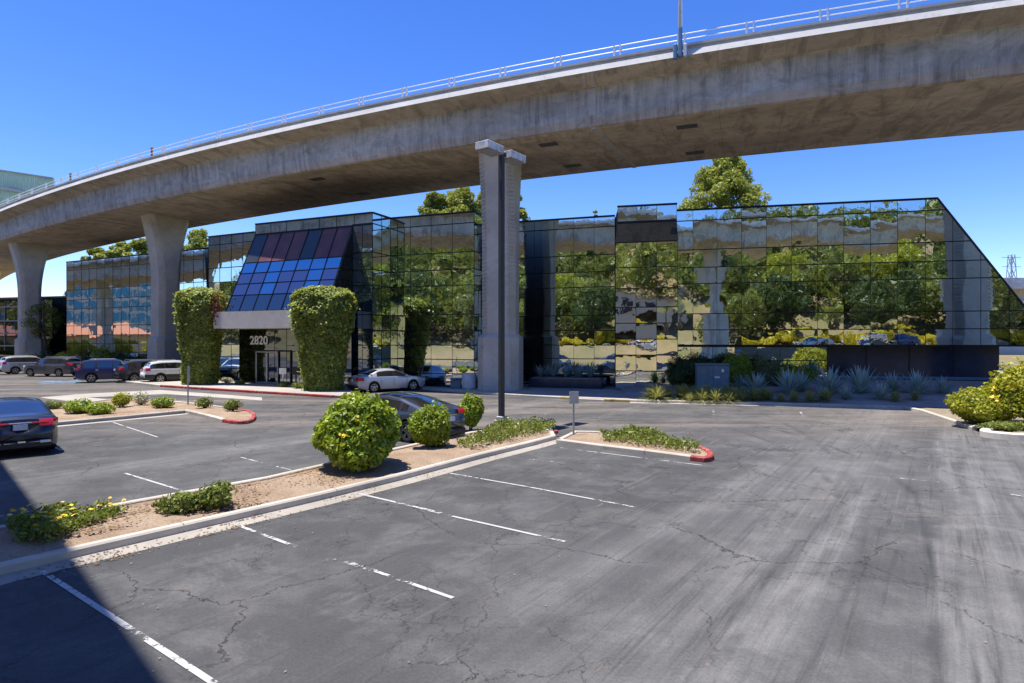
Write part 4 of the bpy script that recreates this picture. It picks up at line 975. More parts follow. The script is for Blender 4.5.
# dry leaf litter on the near beds
def litter(poly_px,n,label,z0=.165,mat=None,size=.055):
    poly=[Vector(gnd(*p)) for p in poly_px]; P=[]
    while len(P)<n:
        i=rnd.randrange(len(poly)-2); a,b,c=poly[0],poly[i+1],poly[i+2]; u,v=rnd.random(),rnd.random()
        if u+v>1: u,v=1-u,1-v
        q=a+(b-a)*u+(c-a)*v
        if math.sin(q.x*2.1+1)*math.sin(q.y*1.7)+rnd.uniform(-.6,.6)<-.1: continue
        P.append((q.x,q.y,z0+rnd.uniform(0,.012)))
    P=np.array(P); up=np.zeros_like(P); up[:,2]=1; o=quads_obj('leaf_litter',leaves(P,size,.6,up,.85),mat or M['leaf_dry']); tag(o,label,'leaf litter',None,'stuff')
litter([(10,556),(20,537),(135,510),(265,486),(340,468),(400,470),(320,496),(200,524)],2600,'dry brown leaf litter scattered over the near island soil')
litter([(150,683),(60,575),(230,528),(400,486),(560,442),(720,470),(1020,450),(1020,683)],110,'scattered pale leaf scraps lying on the parking lot',.010,M['scrap'],.034)
litter([(10,575),(235,522),(400,483),(552,441),(553,446),(400,489),(235,529),(20,585)],500,'dry leaf bits gathered along the near gutter',.010,M['leaf_dry'],.05)
litter([(60,420),(75,406),(165,404),(205,408),(240,414),(238,420),(190,410),(125,416)],700,'dry leaf litter over the mulch of the left island')
# foot of the entrance
for px,py,rx,rz,mt,lb in ((227,384,.5,.2,'leaf_white','pale tuft at the left foot of the entrance glass'),(240,386,.35,.16,'leaf_cover','low green tuft by the entrance step, left'),(284,388.5,.35,.2,'leaf_cover','low tuft at the white sign by the doors'),(298,390,.4,.2,'leaf_cover','low green tuft at the foot of the right ivy column')):
    bx,by=gnd(px,py); shrub(bx,by,.12,(rx,rx*.7,rz),M[mt],lb,350,.09,2)
# cycad like palms by the entrance
def palm(x,y,z,h,nf,fl,label,mat='leaf_palm',tr=.09,droop=.9,name='palm_tree',cat='palm',group=None,wid=.07):
    root=empty(name,(x,y,z),label,cat,group); m=MB()
    m.tube([(0,0,-.1),(.03*h,0,h*.5),(0,.02*h,h)],[tr*1.25,tr,tr*1.05],8); m.build('trunk',M['bark'],root); V=[]
    for i in range(nf):
        a=i*2.4+rnd.uniform(-.2,.2); el=rnd.uniform(-.1,1.25); L=fl*rnd.uniform(.8,1.1); prev=None
        for s in np.linspace(.06,1,16):
            px_=L*s*math.cos(el)*(1-.08*s); pz=L*(s*math.sin(el)-droop*.55*s*s); p=np.array([math.cos(a)*px_,math.sin(a)*px_,h+pz])
            side=np.array([-math.sin(a),math.cos(a),0]); ll=L*.26*math.sin(PI*min(.97,s*.85+.13)); fwd=np.array([math.cos(a)*math.cos(el),math.sin(a)*math.cos(el),math.sin(el)-droop*s])
            for sg in(-1,1):
                d=side*sg*.85+fwd*.5+np.array([0,0,-.15]); q=p+d*ll; wv=fwd*wid*L*.5
                V.append([p-wv*.4,p+wv*.4,q+wv*.15,q-wv*.15])
    quads_obj('fronds',np.array(V),M[mat],root); return root
bx,by=gnd(361,388); palm(bx,by+.4,.1,1.5,16,1.15,'small palm with bright drooping fronds beside the right ivy column')
# flax / agave rosettes
def agave_mesh(n,L,w,mat,droop=.35):
    V=[]
    for i in range(n):
        a=i*2.399+rnd.uniform(-.2,.2); el=.25+1.2*(i/n)**.8+rnd.uniform(-.12,.12); l=L*rnd.uniform(.75,1.1); side=np.array([-math.sin(a),math.cos(a),0]); P=[]
        for s in(0,.35,.7,1.0): P.append(np.array([math.cos(a)*math.cos(el)*l*s,math.sin(a)*math.cos(el)*l*s,.03+l*(math.sin(el)*s-droop*s*s*.5)]))
        ww=[w*.55,w,w*.62,.004]
        for k in range(3): V.append([P[k]-side*ww[k],P[k]+side*ww[k],P[k+1]+side*ww[k+1],P[k+1]-side*ww[k+1]])
    return np.array(V)
AG=[quads_obj('agave',agave_mesh(54,1.25,.055,None,.22),M['leaf_agave']) for _ in range(2)]
def agave(px,py,Y,s,label,group='blue grey agaves below the glass',first=[0,0]):
    x=at(px,Y); z=bed_z(x,Y); k=rnd.randrange(2) if all(first) else (0 if not first[0] else 1)
    o=AG[k] if not first[k] else AG[k].copy()
    if first[k]: COL.objects.link(o)
    first[k]=1; s*=1.18; o.location=(x,Y,z); o.scale=(s,s,s); o.rotation_euler=(0,0,rnd.uniform(0,6)); tag(o,label,'agave',group)
for a in ((757,386,33.4,.95,'spiky blue grey agave just right of the utility cabinet'),(789,386,33.0,1.1,'blue grey agave, second to the right of the utility cabinet'),(829,386,32.6,1.12,'big spiky agave at the left end of dark plinth panels'),(861,385,32.4,1.18,'big spiky agave below the brown plinth panels'),(918,384,31.8,1.0,'lone spiky agave in the right half of the mulch bed'),(943,383,31.9,.72,'small pale agave farthest to the right on the mulch bed'),
          (742,383,34.8,.7,'small agave half hidden beside the utility cabinet'),(846,390,31.2,.62,'small low agave between the two big ones'),(822,392,31.0,.55,'small agave in front of the plinth left end'),(880,391,30.9,.7,'dull low agave in front of the big pair'),(801,385,33.6,.9,'agave between the yellow green shrub and the plinth left end'),(893,384,32.6,.8,'agave halfway between the big pair and the lone one')): agave(*a)
FX=quads_obj('flax',agave_mesh(34,.95,.032,None,.5),M['leaf_agave'])
for i,(x,y) in enumerate(((1.9,41.4),(2.8,41.0),(3.6,40.9),(4.4,40.4),(5.2,40.2),(2.4,42.0),(3.9,41.4))):
    o=FX if i==0 else FX.copy()
    if i: COL.objects.link(o)
    o.location=(x,y,.74); o.scale=(rnd.uniform(1.15,1.5),)*3; o.rotation_euler=(0,0,rnd.uniform(0,6)); tag(o,'strap leaved grey green flax in the raised dark planter','flax','flax plants in the raised planter')
def bedshrub(px,Y,r,mat,label,n,leaf=.12): x=at(px,Y); shrub(x,Y,bed_z(x,Y),r,M[mat],label,n,leaf,4)
bedshrub(683,36.6,(.85,.7,.95),'leaf_dark','dark bushy shrub left of the utility cabinet',3000)
bedshrub(738,36.2,(1.1,.8,.98),'leaf_bush','dark bushy shrub right of the utility cabinet, left one',3600)
bedshrub(766,36.0,(1.0,.8,.85),'leaf_olive','olive green shrub beside the right dark shrub',3000)
bedshrub(700,37.4,(.8,.5,1.0),'leaf_dark','dark shrub behind the utility cabinet',1600)
bedshrub(805,36.0,(.6,.5,.5),'leaf_bush','small green shrub at the left end of the plinth',1100)
bedshrub(786,35.6,(.8,.6,.62),'leaf_yellow','yellow green shrub midway between the cabinet and the plinth',1500)
def tufts(pxs,label,n=60,L=.5,Yf=lambda p:30.7):
    for i,(px,Y,s) in enumerate(pxs):
        x=at(px,Y); 
        if i==0: base=quads_obj('grass_tuft',agave_mesh(150,L*1.7,.014,None,.7),M['leaf_grass']); o=base
        else: o=base.copy(); COL.objects.link(o)
        o.location=(x,Y,bed_z(x,Y)); o.scale=(s*1.3,s*1.3,s*1.2); o.rotation_euler=(0,0,rnd.uniform(0,6)); tag(o,label,'grass tuft','grass tufts along the kerb below the glass')
tufts([(690+i*13,31.0+rnd.uniform(-.3,.5),rnd.uniform(.6,1.0)) for i in range(9)]+[(650+i*9.5+rnd.uniform(-3,3),32.2+rnd.uniform(-.35,.55)-i*.06,rnd.uniform(.9,1.25)) for i in range(12)]+[(810,30.6,.9),(826,30.5,1.0),(895,30.3,.8),(915,30.5,.7),(765,31.4,1.0)],'low tuft of fine grass in the bed along the kerb')
# ---- trees
def tree(x,y,z,h,cr,label,mat,trunk_h,n=9000,leaf=.35,clumps=70,shape='round',name='tree',cat='tree',group=None,bark='bark',spread=.17):
    root=empty(name,(x,y,z),label,cat,group); ch=h-trunk_h; C=[]
    for i in range(clumps):
        if shape=='cone':
            t=rnd.random()**1.25; r=cr*(1-t)**.75*rnd.uniform(.35,1.0)+.15; a=rnd.uniform(0,2*PI); C.append((r*math.cos(a),r*math.sin(a),trunk_h+ch*t,(.55+.7*(1-t))))
        elif shape=='dome':
            t=rnd.random()**.9; w_=cr*min(1.0,(1-t)*1.7+.18); a=rnd.uniform(0,2*PI); r=w_*rnd.uniform(.25,1.02)**.6; C.append((r*math.cos(a),r*math.sin(a),trunk_h+ch*t*.96,.55+.5*(1-t)))
        else:
            d=sphere_dirs(1)[0]; rr=rnd.uniform(.45,1.0)**.6; C.append((d[0]*cr*rr,d[1]*cr*rr,trunk_h+ch*.5+d[2]*ch*.5*rr,rnd.uniform(.7,1.25)))
    per=n//clumps; Ps=[];O=[]
    for cx_,cy_,cz_,s in C:
        dd=sphere_dirs(per); rr=npr.uniform(.35,1,per)**.5; p=dd*rr[:,None]*np.array([1,1,.72])*cr*spread*2*s+np.array([cx_,cy_,cz_]); Ps.append(p); o=dd.copy(); o[:,2]+=.9; O.append(o)
    quads_obj('crown',leaves(np.concatenate(Ps),leaf,.5,np.concatenate(O),.35),M[mat],root)
    m=MB(); tr=max(.12,h*.022); m.tube([(0,0,-.2),(.02*h,0,h*.3),(-.01*h,.01*h,h*.6),(0,0,h*.93)],[tr*1.3,tr,tr*.6,.04],8)
    for cx_,cy_,cz_,s in C[::3]:
        z0=max(trunk_h*.5,cz_-math.hypot(cx_,cy_)*.7); m.tube([(0,0,z0),(cx_*.5,cy_*.5,(z0+cz_)/2+.1),(cx_,cy_,cz_)],[tr*.35,tr*.22,.02],5)
    m.build('trunk',M[bark],root); return root
def ztop(py,Y): return H+(CY-py)*Y/F
# trees rising behind the roof
Y=66; tree(at(723,Y),Y,0,ztop(152,Y),6.3,'tall broad pine rising alone above the right half of the roof','leaf_pine',7.5,60000,.30,330,'dome',name='pine_tree',cat='pine',bark='bark_pale',spread=.10)
for px,top,cr,lb in ((436,190,3.4,'yellow green pine left of the middle pillar, left stem'),(461,184,3.8,'yellow green pine behind the roof left of the middle pillar, tallest'),(488,186,3.4,'yellow green pine directly behind the middle pillar top'),(512,186,2.5,'yellow green pine showing just right of the middle pillar')):
    tree(at(px,Y-2),Y-2,0,ztop(top,Y-2),cr,lb,'leaf_pine',8,18000,.30,130,'dome',name='pine_tree',cat='pine',group='pines behind the roof',spread=.14)
for px,top,lb in ((594,209,'tiny pale conifer tip above the roof right of the middle pillar'),(265,229,'tiny dark conifer tip above the roof near the entrance')):
    tree(at(px,80),80,0,ztop(top,80),1.5,lb,'leaf_dark' if px<300 else 'leaf_pine',9,1500,.35,24,'cone',name='conifer_tree',cat='conifer')
for i,(px,top,cr,lb) in enumerate(((96,247,3.4,'sunlit pine over the left wing, leftmost of the row'),(118,241,3.8,'sunlit pine over the left wing, second of the row'),(142,238,4.0,'sunlit pine over the left wing, just left of the left pillar'),(170,235,4.2,'sunlit pine hidden behind the left pillar shaft'),(198,228,4.0,'sunlit pine over the left wing, right of the left pillar'))):
    tree(at(px,92),92,0,ztop(top,92),cr,lb,'leaf_pine',8,5600,.55,60,'dome',name='pine_tree',cat='pine',group='pines behind the left wing',spread=.17)
tree(at(69,88),88,0,ztop(292,88),1.5,'slim yellowish tree between the dark building and the left wing','leaf_yellow',5,1500,.3,24)
tree(at(44,74),74,0,8.0,1.9,'light green sapling against the black building','leaf_cover',3.6,1700,.25,26)
# planting in front of the left wing
for px,Y_,r,mt,lb in ((46,66,(2.0,1.2,1.0),'leaf_dark','dark clipped shrub left in front of the black building'),(60,65,(1.2,1.0,.7),'leaf_dark','low dark shrub in front of the left wing corner'),(68,63,(1.5,.9,1.05),'leaf_yellow','yellow green shrub behind the grey off-roader'),(78,62.5,(.9,.8,.85),'leaf_white','pale flowering shrub behind the grey off-roader'),(92,61.5,(1.5,1.0,.95),'leaf_dark','dark shrub between the grey and the navy cars'),(104,61,(1.3,1,1.35),'leaf_bush','rounded green shrub behind the navy car'),(118,60.5,(1.4,1,.9),'leaf_dark','dark shrub behind the navy car roof'),(134,60,(1.2,1,.9),'leaf_dark','dark shrub behind the small dark car')):
    shrub(at(px,Y_),Y_,.0,r,M[mt],lb,1300,.2,3)
# reflected side: yellow hedge on the bank, shrubs, palms, trees on the hill
def bank(x,q): y=-q-14-.25*x; return x,y,hill_z(x,y)
k=0
for x in np.arange(-58,66,4.6):
    if -6<x<2: continue
    X_,Y_,Z_=bank(x+rnd.uniform(-1,1),24+rnd.uniform(-.8,.8)); 
    if k==0: hb=shrub(X_,Y_,Z_-.1,(2.6,1.3,.95),M['leaf_mustard'],'mustard yellow hedge shrub on the bank, mirrored in the glass',2200,.26,3,group='yellow hedge on the bank',name='hedge_shrub',cat='hedge'); o=hb
    else: o=copy_tree(hb); o.location=(X_,Y_,Z_-.1)
    s=rnd.uniform(1.05,1.6); o.scale=(s,s,s*rnd.uniform(.8,1.2)); o.rotation_euler=(0,0,rnd.uniform(0,6)); k+=1
palm(*bank(21.5,25.5),4.6,44,4.6,'big feathery palm on the bank, mirrored in the right glass',tr=.45,droop=.8)
palm(*bank(-3,15),7,30,3.0,'tall palm on the bank, mirrored left of the bay',tr=.25,droop=.9)
protos=[]
spots=[(31,28,11,'leaf_dark'),(13,29,12,'leaf_dark'),(38,30,11,'leaf_wood'),(8,27,9,'leaf_wood'),(47,27,14,'leaf_olive'),(-34,27,12,'leaf_dark'),(-48,24,9,'leaf_wood'),(-62,27,12,'leaf_olive'),(57,30,13,'leaf_wood'),(-78,25,11,'leaf_dark'),(-95,30,12,'leaf_wood'),(14,42,11,'leaf_yellow'),(0,48,12,'leaf_dark'),(-28,42,10,'leaf_yellow'),(25,40,13,'leaf_wood'),(43,40,12,'leaf_dark'),(3,36,11,'leaf_wood'),(-42,36,12,'leaf_wood'),(-55,34,12,'leaf_dark'),(-70,36,12,'leaf_wood'),(-88,38,12,'leaf_dark'),(-110,32,13,'leaf_wood'),(33,46,13,'leaf_yellow'),(64,38,13,'leaf_dark'),(-50,44,12,'leaf_yellow')]
for i,(x,q,h,mt) in enumerate(spots):
    X_,Y_,Z_=bank(x,q); src=[p for p in protos if p[1]==mt]
    if not src: o=tree(X_,Y_,Z_-.3,10,4.2,'full crowned broadleaf tree across the road, mirrored in the glass',mt,2.2,6500,.42,60,group='trees across the road',spread=.18); protos.append((o,mt))
    else: o=copy_tree(src[0][0]); o.location=(X_,Y_,Z_-.3)
    s=h/10; o.scale=(s,s,s); o.rotation_euler=(0,0,rnd.uniform(0,6))
# the wooded hillside reads as one mass
V=[];cnt=0
for i in range(2700):
    x=rnd.uniform(-330,170); q=28+120*rnd.random()**1.1; y=-q-14-.25*x
    if y>120: continue
    if math.sin(x*.05+q*.06)+math.sin(x*.021-q*.09+2)>1.2 and rnd.random()<.9: continue     # open dry slopes
    if (x+14)**2+(q-36)**2<150 or (abs(x+9)<7 and q<44) or (abs(x-20)<5 and q<36): continue
    z=hill_z(x,y); r=rnd.uniform(2.2,4.8); hh=rnd.uniform(.8,1.6)*r
    nl=200; d=sphere_dirs(nl); d[:,2]=np.where(d[:,2]<-.2,-d[:,2],d[:,2]); P=d*np.array([r,r,hh])*(lumps(d,8,.3)*npr.uniform(.6,1,nl))[:,None]+np.array([x,y,z+hh*.7]); V.append(leaves(P,r*.26,.7,d,.45))
wo_=quads_obj('hillside_woods',np.concatenate(V),M['leaf_wood']); tag(wo_,'wooded hillside across the road, mirrored in the glass','woods',None,'stuff')
# things the far-left glass mirrors
r=empty('glass_office',(0,0,0),'blue glass office with orange tiled neighbour, mirrored in the left wing','building')
m=MB(); m.prism([(-175,40),(-150,95),(-175,105),(-200,50)],0,26); m.build('wall',M['cream'],r)
M_b=MB()
for i in range(16):
    for k_ in range(7):
        t0,t1=(i+.08)/16,(i+.92)/16; z0=1.2+k_*3.6; p=Vector((-175,40)).lerp(Vector((-150,95)),t0); q=Vector((-175,40)).lerp(Vector((-150,95)),t1); M_b.add([(p.x+.1,p.y-.05,z0),(q.x+.1,q.y-.05,z0),(q.x+.1,q.y-.05,z0+2.6),(p.x+.1,p.y-.05,z0+2.6)],[(0,1,2,3)])
plain('blue_glass',(.10,.34,.48),.1); M_b.build('window_band',M['blue_glass'],r)
r=empty('tiled_house',(0,0,0),'low house with an orange tiled roof, mirrored in the left wing','house')
m=MB(); m.prism([(-128,50),(-122,78),(-134,80),(-140,52)],0,4.2); m.build('wall',M['cream'],r); m=MB(); m.prism([(-126,48),(-120,79),(-136,82),(-142,51)],4.2,4.5); m.add([(-126,48,4.5),(-120,79,4.5),(-136,82,4.5),(-142,51,4.5),(-133,58,7),(-129,72,7)],[(0,1,5,4),(1,2,5),(2,3,4,5),(3,0,4)]); m.build('roof',M['tile_roof'],r)
for i,(x,y) in enumerate(((-92,56),(-95,62),(-97,68),(-100,74),(-103,80),(-90,50))):
    o=copy_tree(hb); o.location=(x,y,0); o.scale=(1.3,1.3,1.7); o['group']='yellow hedge beyond the far pillar'; o['label']='yellow green hedge shrub beyond the far left pillar, mirrored only'
# white house on the hill, mirrored in the bay
r=empty('white_house',(0,0,0),'pale flat roofed house above the road, mirrored in the bay','house'); X_,Y_,Z_=bank(-14,36)
m=MB(); m.box((X_,Y_,Z_+2.2),(17,8,5.6),rz=-.25); m.build('wall',M['house_wall'],r); m=MB()
for k_ in(-6,-3,0,3,6): m.box((X_+k_+1.0,Y_+4.02-k_*.25,Z_+3),(2,.2,1.5),rz=-.25)
m.build('window',M['core_dark'],r); m=MB(); m.box((X_,Y_,Z_+5.2),(18.4,9.4,.5),rz=-.25); m.build('roof',M['roof_grey'],r)
# ------------------------------------------------------------------ vehicles (x forward, y left, z up, origin on the ground under the middle)
def wheel(root,x,y,r,side,rimmat):
    m=MB(); w=.22
    m.lathe([(r*.66,-w/2+.02),(r*.80,-w/2),(r*.95,-w/2+.01),(r,-w/2+.05),(r,w/2-.05),(r*.95,w/2-.01),(r*.80,w/2),(r*.66,w/2-.02)],24,axis='y',cap=False)
    o=m.build('wheel',M['tyre'],root,'auto',loc=(x,y,r))
    m=MB(); ys=side*(w/2-.035); R=r*.68
    m.lathe([(R,ys-side*.10),(R,ys+side*.02),(R*.9,ys+side*.02),(R*.86,ys-side*.03)],24,axis='y',cap=False)
    m.lathe([(R*.88,ys-side*.09),(.001,ys-side*.09)],24,axis='y',cap=False,m=1)
    m.lathe([(.001,ys+side*.015),(R*.22,ys+side*.01),(R*.26,ys-side*.05)],12,axis='y',cap=False)
    for k in range(5):
        for dd in(-.13,.13):
            a=2*PI*k/5+.3; ca,sa=math.cos(a+dd*.6),math.sin(a+dd*.6)
            m.bar((R*.2*ca,ys-side*.01,R*.2*sa),(R*.93*math.cos(a+dd),ys-side*.005,R*.93*math.sin(a+dd)),.045*r/.33,.05)
    m.build('rim',[M[rimmat],M['under']],o,'auto')
def smoothf(xs,ys,x,w=.09):
    return float(np.mean([np.interp(x+d,xs,ys) for d in np.linspace(-w,w,7)]))
CARS={
 'sedan':dict(L=4.6,W=1.80,wb=2.68,fo=.92,r=.325,belt=.93,top=[(-2.3,.98),(-2.15,1.05),(-1.68,1.10),(-.95,1.40),(-.35,1.455),(.25,1.44),(1.18,1.02),(1.9,.90),(2.2,.78),(2.3,.66)],cab=(-1.70,1.20),roof=(-.92,.28),bpil=[.02],cpil=-.88,tail=(.72,.94),head=(.60,.78),floor=.20,tum=.40),
 'bigsedan':dict(L=4.85,W=1.86,wb=2.8,fo=.98,r=.34,belt=.95,top=[(-2.42,1.0),(-2.25,1.09),(-1.80,1.13),(-1.0,1.43),(-.35,1.48),(.25,1.47),(1.25,1.04),(2.0,.92),(2.3,.80),(2.42,.68)],cab=(-1.82,1.27),roof=(-1.0,.28),bpil=[.02],cpil=-.92,tail=(.80,1.0),head=(.62,.8),floor=.21,tum=.40),
 'fastback':dict(L=4.72,W=1.86,wb=2.88,fo=.85,r=.345,belt=.93,top=[(-2.36,1.00),(-2.2,1.08),(-1.85,1.14),(-.9,1.38),(-.2,1.45),(.4,1.425),(1.35,1.00),(1.95,.86),(2.25,.74),(2.36,.62)],cab=(-1.95,1.38),roof=(-.75,.35),bpil=[.05],cpil=-1.05,tail=(.86,1.0),head=(.6,.75),floor=.18,tum=.42),
 'suv':dict(L=4.75,W=1.92,wb=2.85,fo=.88,r=.37,belt=1.10,top=[(-2.37,1.15),(-2.28,1.30),(-1.98,1.66),(-1.4,1.75),(-.2,1.77),(.45,1.73),(1.15,1.20),(1.95,1.10),(2.27,.96),(2.37,.80)],cab=(-2.29,1.17),roof=(-1.95,.42),bpil=[.0,-1.05],cpil=-1.85,tail=(.98,1.25),head=(.82,1.0),floor=.27,tum=.30),
 'crossover':dict(L=4.6,W=1.84,wb=2.70,fo=.90,r=.35,belt=1.05,top=[(-2.3,1.10),(-2.22,1.24),(-1.85,1.58),(-1.2,1.68),(-.2,1.70),(.4,1.66),(1.2,1.14),(1.9,1.03),(2.2,.90),(2.3,.76)],cab=(-2.23,1.22),roof=(-1.82,.38),bpil=[.0,-1.0],cpil=-1.65,tail=(.95,1.18),head=(.78,.95),floor=.24,tum=.32),
}
def car(kind,paintm,label,x,y,heading,cat='car',rim='rim',group='cars parked in front of the building',name='parked_car',z=0.0,plate=True,cladding=False,bar=False):
    c=CARS[kind]; L,W=c['L'],c['W']; root=empty(name,(x,y,z),label,cat,group,rz=heading)
    tx=[p[0] for p in c['top']];tz=[p[1] for p in c['top']]; xf=L/2-c['fo']; xr=xf-c['wb']; r=c['r']; Ra=r+.055
    xs=sorted(set([round(v,3) for v in np.concatenate([np.linspace(-L/2,L/2,62),[xf+Ra*math.cos(a) for a in np.linspace(0,PI,13)],[xr+Ra*math.cos(a) for a in np.linspace(0,PI,13)]])]))
    xs=[v for i,v in enumerate(xs) if i==0 or v-xs[i-1]>.018]
    NG,NC=5,6
    def wid(x):
        e=abs(x)/(L/2); k=1-.20*max(0,(e-.72)/.28)**2.2-.02*e*e
        return W/2*k
    def ring(x):
        zt=smoothf(tx,tz,x); w=wid(x); zb=min(c['belt']+.035*(-x/L*2)*.5,zt-.035); fl=c['floor']
        if abs(x)>L/2-.5: fl=c['floor']+.10*((abs(x)-(L/2-.5))/.5)**2
        zs=fl
        for xw in(xf,xr):
            if abs(x-xw)<Ra: zs=max(zs,r+math.sqrt(max(0,Ra*Ra-(x-xw)**2)))
        zs=min(zs,zb-.12); pts=[(0,fl-.03),(w-.34,fl-.03),(w-.34,zs),(w*.965,zs),(w*.985,zs+.05)]
        zm=zs+.05; zk=max(zm+.02,.60*(zb)+.05)
        pts+=[(w,zm+(zk-zm)*.55),(w*1.0,zk),(w*.985,zk+(zb-zk)*.45),(w*.985,zb-.04),(w*.965,zb)]
        hgt=max(0,zt-zb-.03); wr=w*.965-c['tum']*hgt-.02; zr=zt-.055-.03*min(1,hgt/.3)
        zr=max(zr,zb+.004)
        for i in range(1,NG+1):
            t=i/NG; u=[.10,.88,.94,.97,1.0][i-1]; pts.append((w*.965+(wr-w*.965)*u+.018*math.sin(PI*u),zb+(zr-zb)*u))
        for i in range(1,NC+1):
            q=1-i/NC; pts.append((wr*q,zr+(zt-zr)*(1-q**2.6)))
        return pts
    nseg=4+5+NG+NC
    def xshift(x,z):
        e=max(0,(abs(x)-(L/2-.35))/.35); return -math.copysign(1,x)*e*(.16*max(0,(z-.62)/.5)**1.5+.10*max(0,(.45-z)/.3))
    R_=[ring(v) for v in xs]; body=MB(); parts={}
    full=[]
    for v,rg in zip(xs,R_):
        half=[(v+xshift(v,z_),y_,z_) for y_,z_ in rg]; full.append(half)
    n=len(full[0]); gi=9
    def zone(i,j,side):
        xm=(xs[i]+xs[i+1])/2
        if j>=gi and j<gi+NG:
            if j==gi+1 and c['cab'][0]<xm<c['cab'][1]:
                lim0=c['cpil']; lim1=c['roof'][1]+.62
                if lim0-.34<xm<lim1:
                    for b in c['bpil']+[c['cpil']]:
                        if abs(xm-b)<.05: return 'trim'
                    if xm<c['cpil'] and kind in('sedan','bigsedan') and xm<c['cpil']-.22: return 'body'
                    return 'side'
            return 'body'
        if j>=gi+NG:
            edge=(j==gi+NG)
            if c['roof'][1]+.05<xm<c['cab'][1]-.06 and not edge: return 'windshield'
            if c['cab'][0]+.06<xm<c['roof'][0]-.02 and not edge: return 'rear_window'
            if kind=='fastback' and c['roof'][0]+.06<xm<c['roof'][1]-.02 and not edge: return 'roof_glass'
            if edge and ((c['roof'][1]+.05<xm<c['cab'][1]-.06)): return 'body'
            return 'body'
        if j<3: return 'under'
        if cladding and j<=5: return 'clad'
        return 'body'
    G_={'body':[], 'under':[], 'trim':[], 'clad':[], 'windshield':[], 'rear_window':[], 'roof_glass':[]}; sidew={1:{},-1:{}}
    vs=[]; 
    for side in(1,-1):
        for h in full: vs+= [(p[0],p[1]*side,p[2]) for p in h]
    N=len(xs)
    def vid(side,i,j): return (0 if side==1 else N*n)+i*n+j
    for side in(1,-1):
        for i in range(N-1):
            for j in range(n-1):
                f=(vid(side,i,j),vid(side,i+1,j),vid(side,i+1,j+1),vid(side,i,j+1))
                if side==-1: f=f[::-1]
                zn=zone(i,j,side)
                if zn=='side':
                    xm=(xs[i]+xs[i+1])/2; key=sum(1 for b in c['bpil']+[c['cpil']] if xm<b); sidew[side].setdefault(key,[]).append(f)
                else: G_[zn].append(f)
    # end caps: rings shrinking to the middle with a slight bulge
    capv=[]
    for i,sg in((0,-1),(N-1,1)):
        rings=[]
        loop=[(1,j) for j in range(n)]+[(-1,j) for j in range(n-2,0,-1)]
        base=[vid(s,i,j) for s,j in loop]; prev=base
        zm=.62
        for k,sc_ in enumerate((.86,.5,.12)):
            cur=[]
            for b in base:
                p=vs[b]; bul=.05*(1-sc_**2); vs.append((p[0]+sg*bul,p[1]*sc_,zm+(p[2]-zm)*sc_)); cur.append(len(vs)-1)
            for q in range(len(base)):
                q2=(q+1)%len(base); f=(prev[q],prev[q2],cur[q2],cur[q]); G_['body'].append(f if sg>0 else f[::-1])
            prev=cur
        G_['body'].append(tuple(prev))
    def emit(name,faces,mats,parent=root,mi=None,smooth='auto'):
        idx={};v2=[];f2=[]
        for f in faces:
            g=[]
            for a in f:
                if a not in idx: idx[a]=len(v2); v2.append(vs[a])
                g.append(idx[a])
            f2.append(tuple(g))
        me=bpy.data.meshes.new(name); me.from_pydata(v2,[],f2)
        for mm in mats: me.materials.append(mm)
        if mi: me.polygons.foreach_set('material_index',np.array(mi,dtype=np.int32))
        import bmesh
        bm=bmesh.new(); bm.from_mesh(me); bmesh.ops.remove_doubles(bm,verts=bm.verts[:],dist=.0008); bmesh.ops.recalc_face_normals(bm,faces=bm.faces[:]); bm.to_mesh(me); bm.free()
        me.polygons.foreach_set('use_smooth',np.ones(len(me.polygons),dtype=bool)); me.set_sharp_from_angle(angle=math.radians(40)); me.update()
        o=bpy.data.objects.new(name,me); COL.objects.link(o); o.parent=parent; return o
    mats=[M[paintm],M['under'],M['trim_black']]; F_=G_['body']+G_['under']+G_['trim']+G_['clad']
    b=emit('body',F_,mats,mi=[0]*len(G_['body'])+[1]*len(G_['under'])+[2]*len(G_['trim'])+[2]*len(G_['clad']))
    emit('windshield',G_['windshield'],[M['car_glass']]); emit('rear_window',G_['rear_window'],[M['car_glass']])
    if G_['roof_glass']: emit('glass_roof',G_['roof_glass'],[M['car_glass']])
    for s in(1,-1):
        for k,fc in sidew[s].items(): emit('side_window',fc,[M['car_glass']])
    for xw in(xf,xr):
        for s in(1,-1): wheel(root,xw,s*(W/2-.125),r,s,rim)
    # dark cabin floor so the glass is never seen through
    zt0,zt1=c['tail']; zh0,zh1=c['head']
    def endx(sg,yy,zz):
        x=sg*L/2; return x+xshift(x*.9999,zz)
    for s in(1,-1):
        w=wid(L/2*.999); m=MB()
        xe=endx(-1,w,(zt0+zt1)/2)
        # tail lamp: rounds the corner
        prof=[]
        for t in np.linspace(0,1,7):
            xx=-L/2+ (0 if t<.5 else (t-.5)*2*.34); yy=(w*(.56+.44*t*2) if t<.5 else wid(xx)*1.0); prof.append((xx,yy))
        rings=[]
        for xx,yy in prof:
            a=[]
            for zz,o in((zt0,.0),(zt0+.03,.03),(zt1-.03,.03),(zt1,.0)):
                xo=xx+xshift(max(xx,-L/2*.9999),zz); a.append((xo-(.035 if xx<=-L/2+.01 else 0)-o*(.8 if xx<-L/2+.12 else .0),s*(yy+o*.35),zz))
            rings.append(a)
        m.loft(rings,closed=False,cap=False); m.build('taillight',M['lamp_red'],root,'auto')
        m=MB(); rings=[]
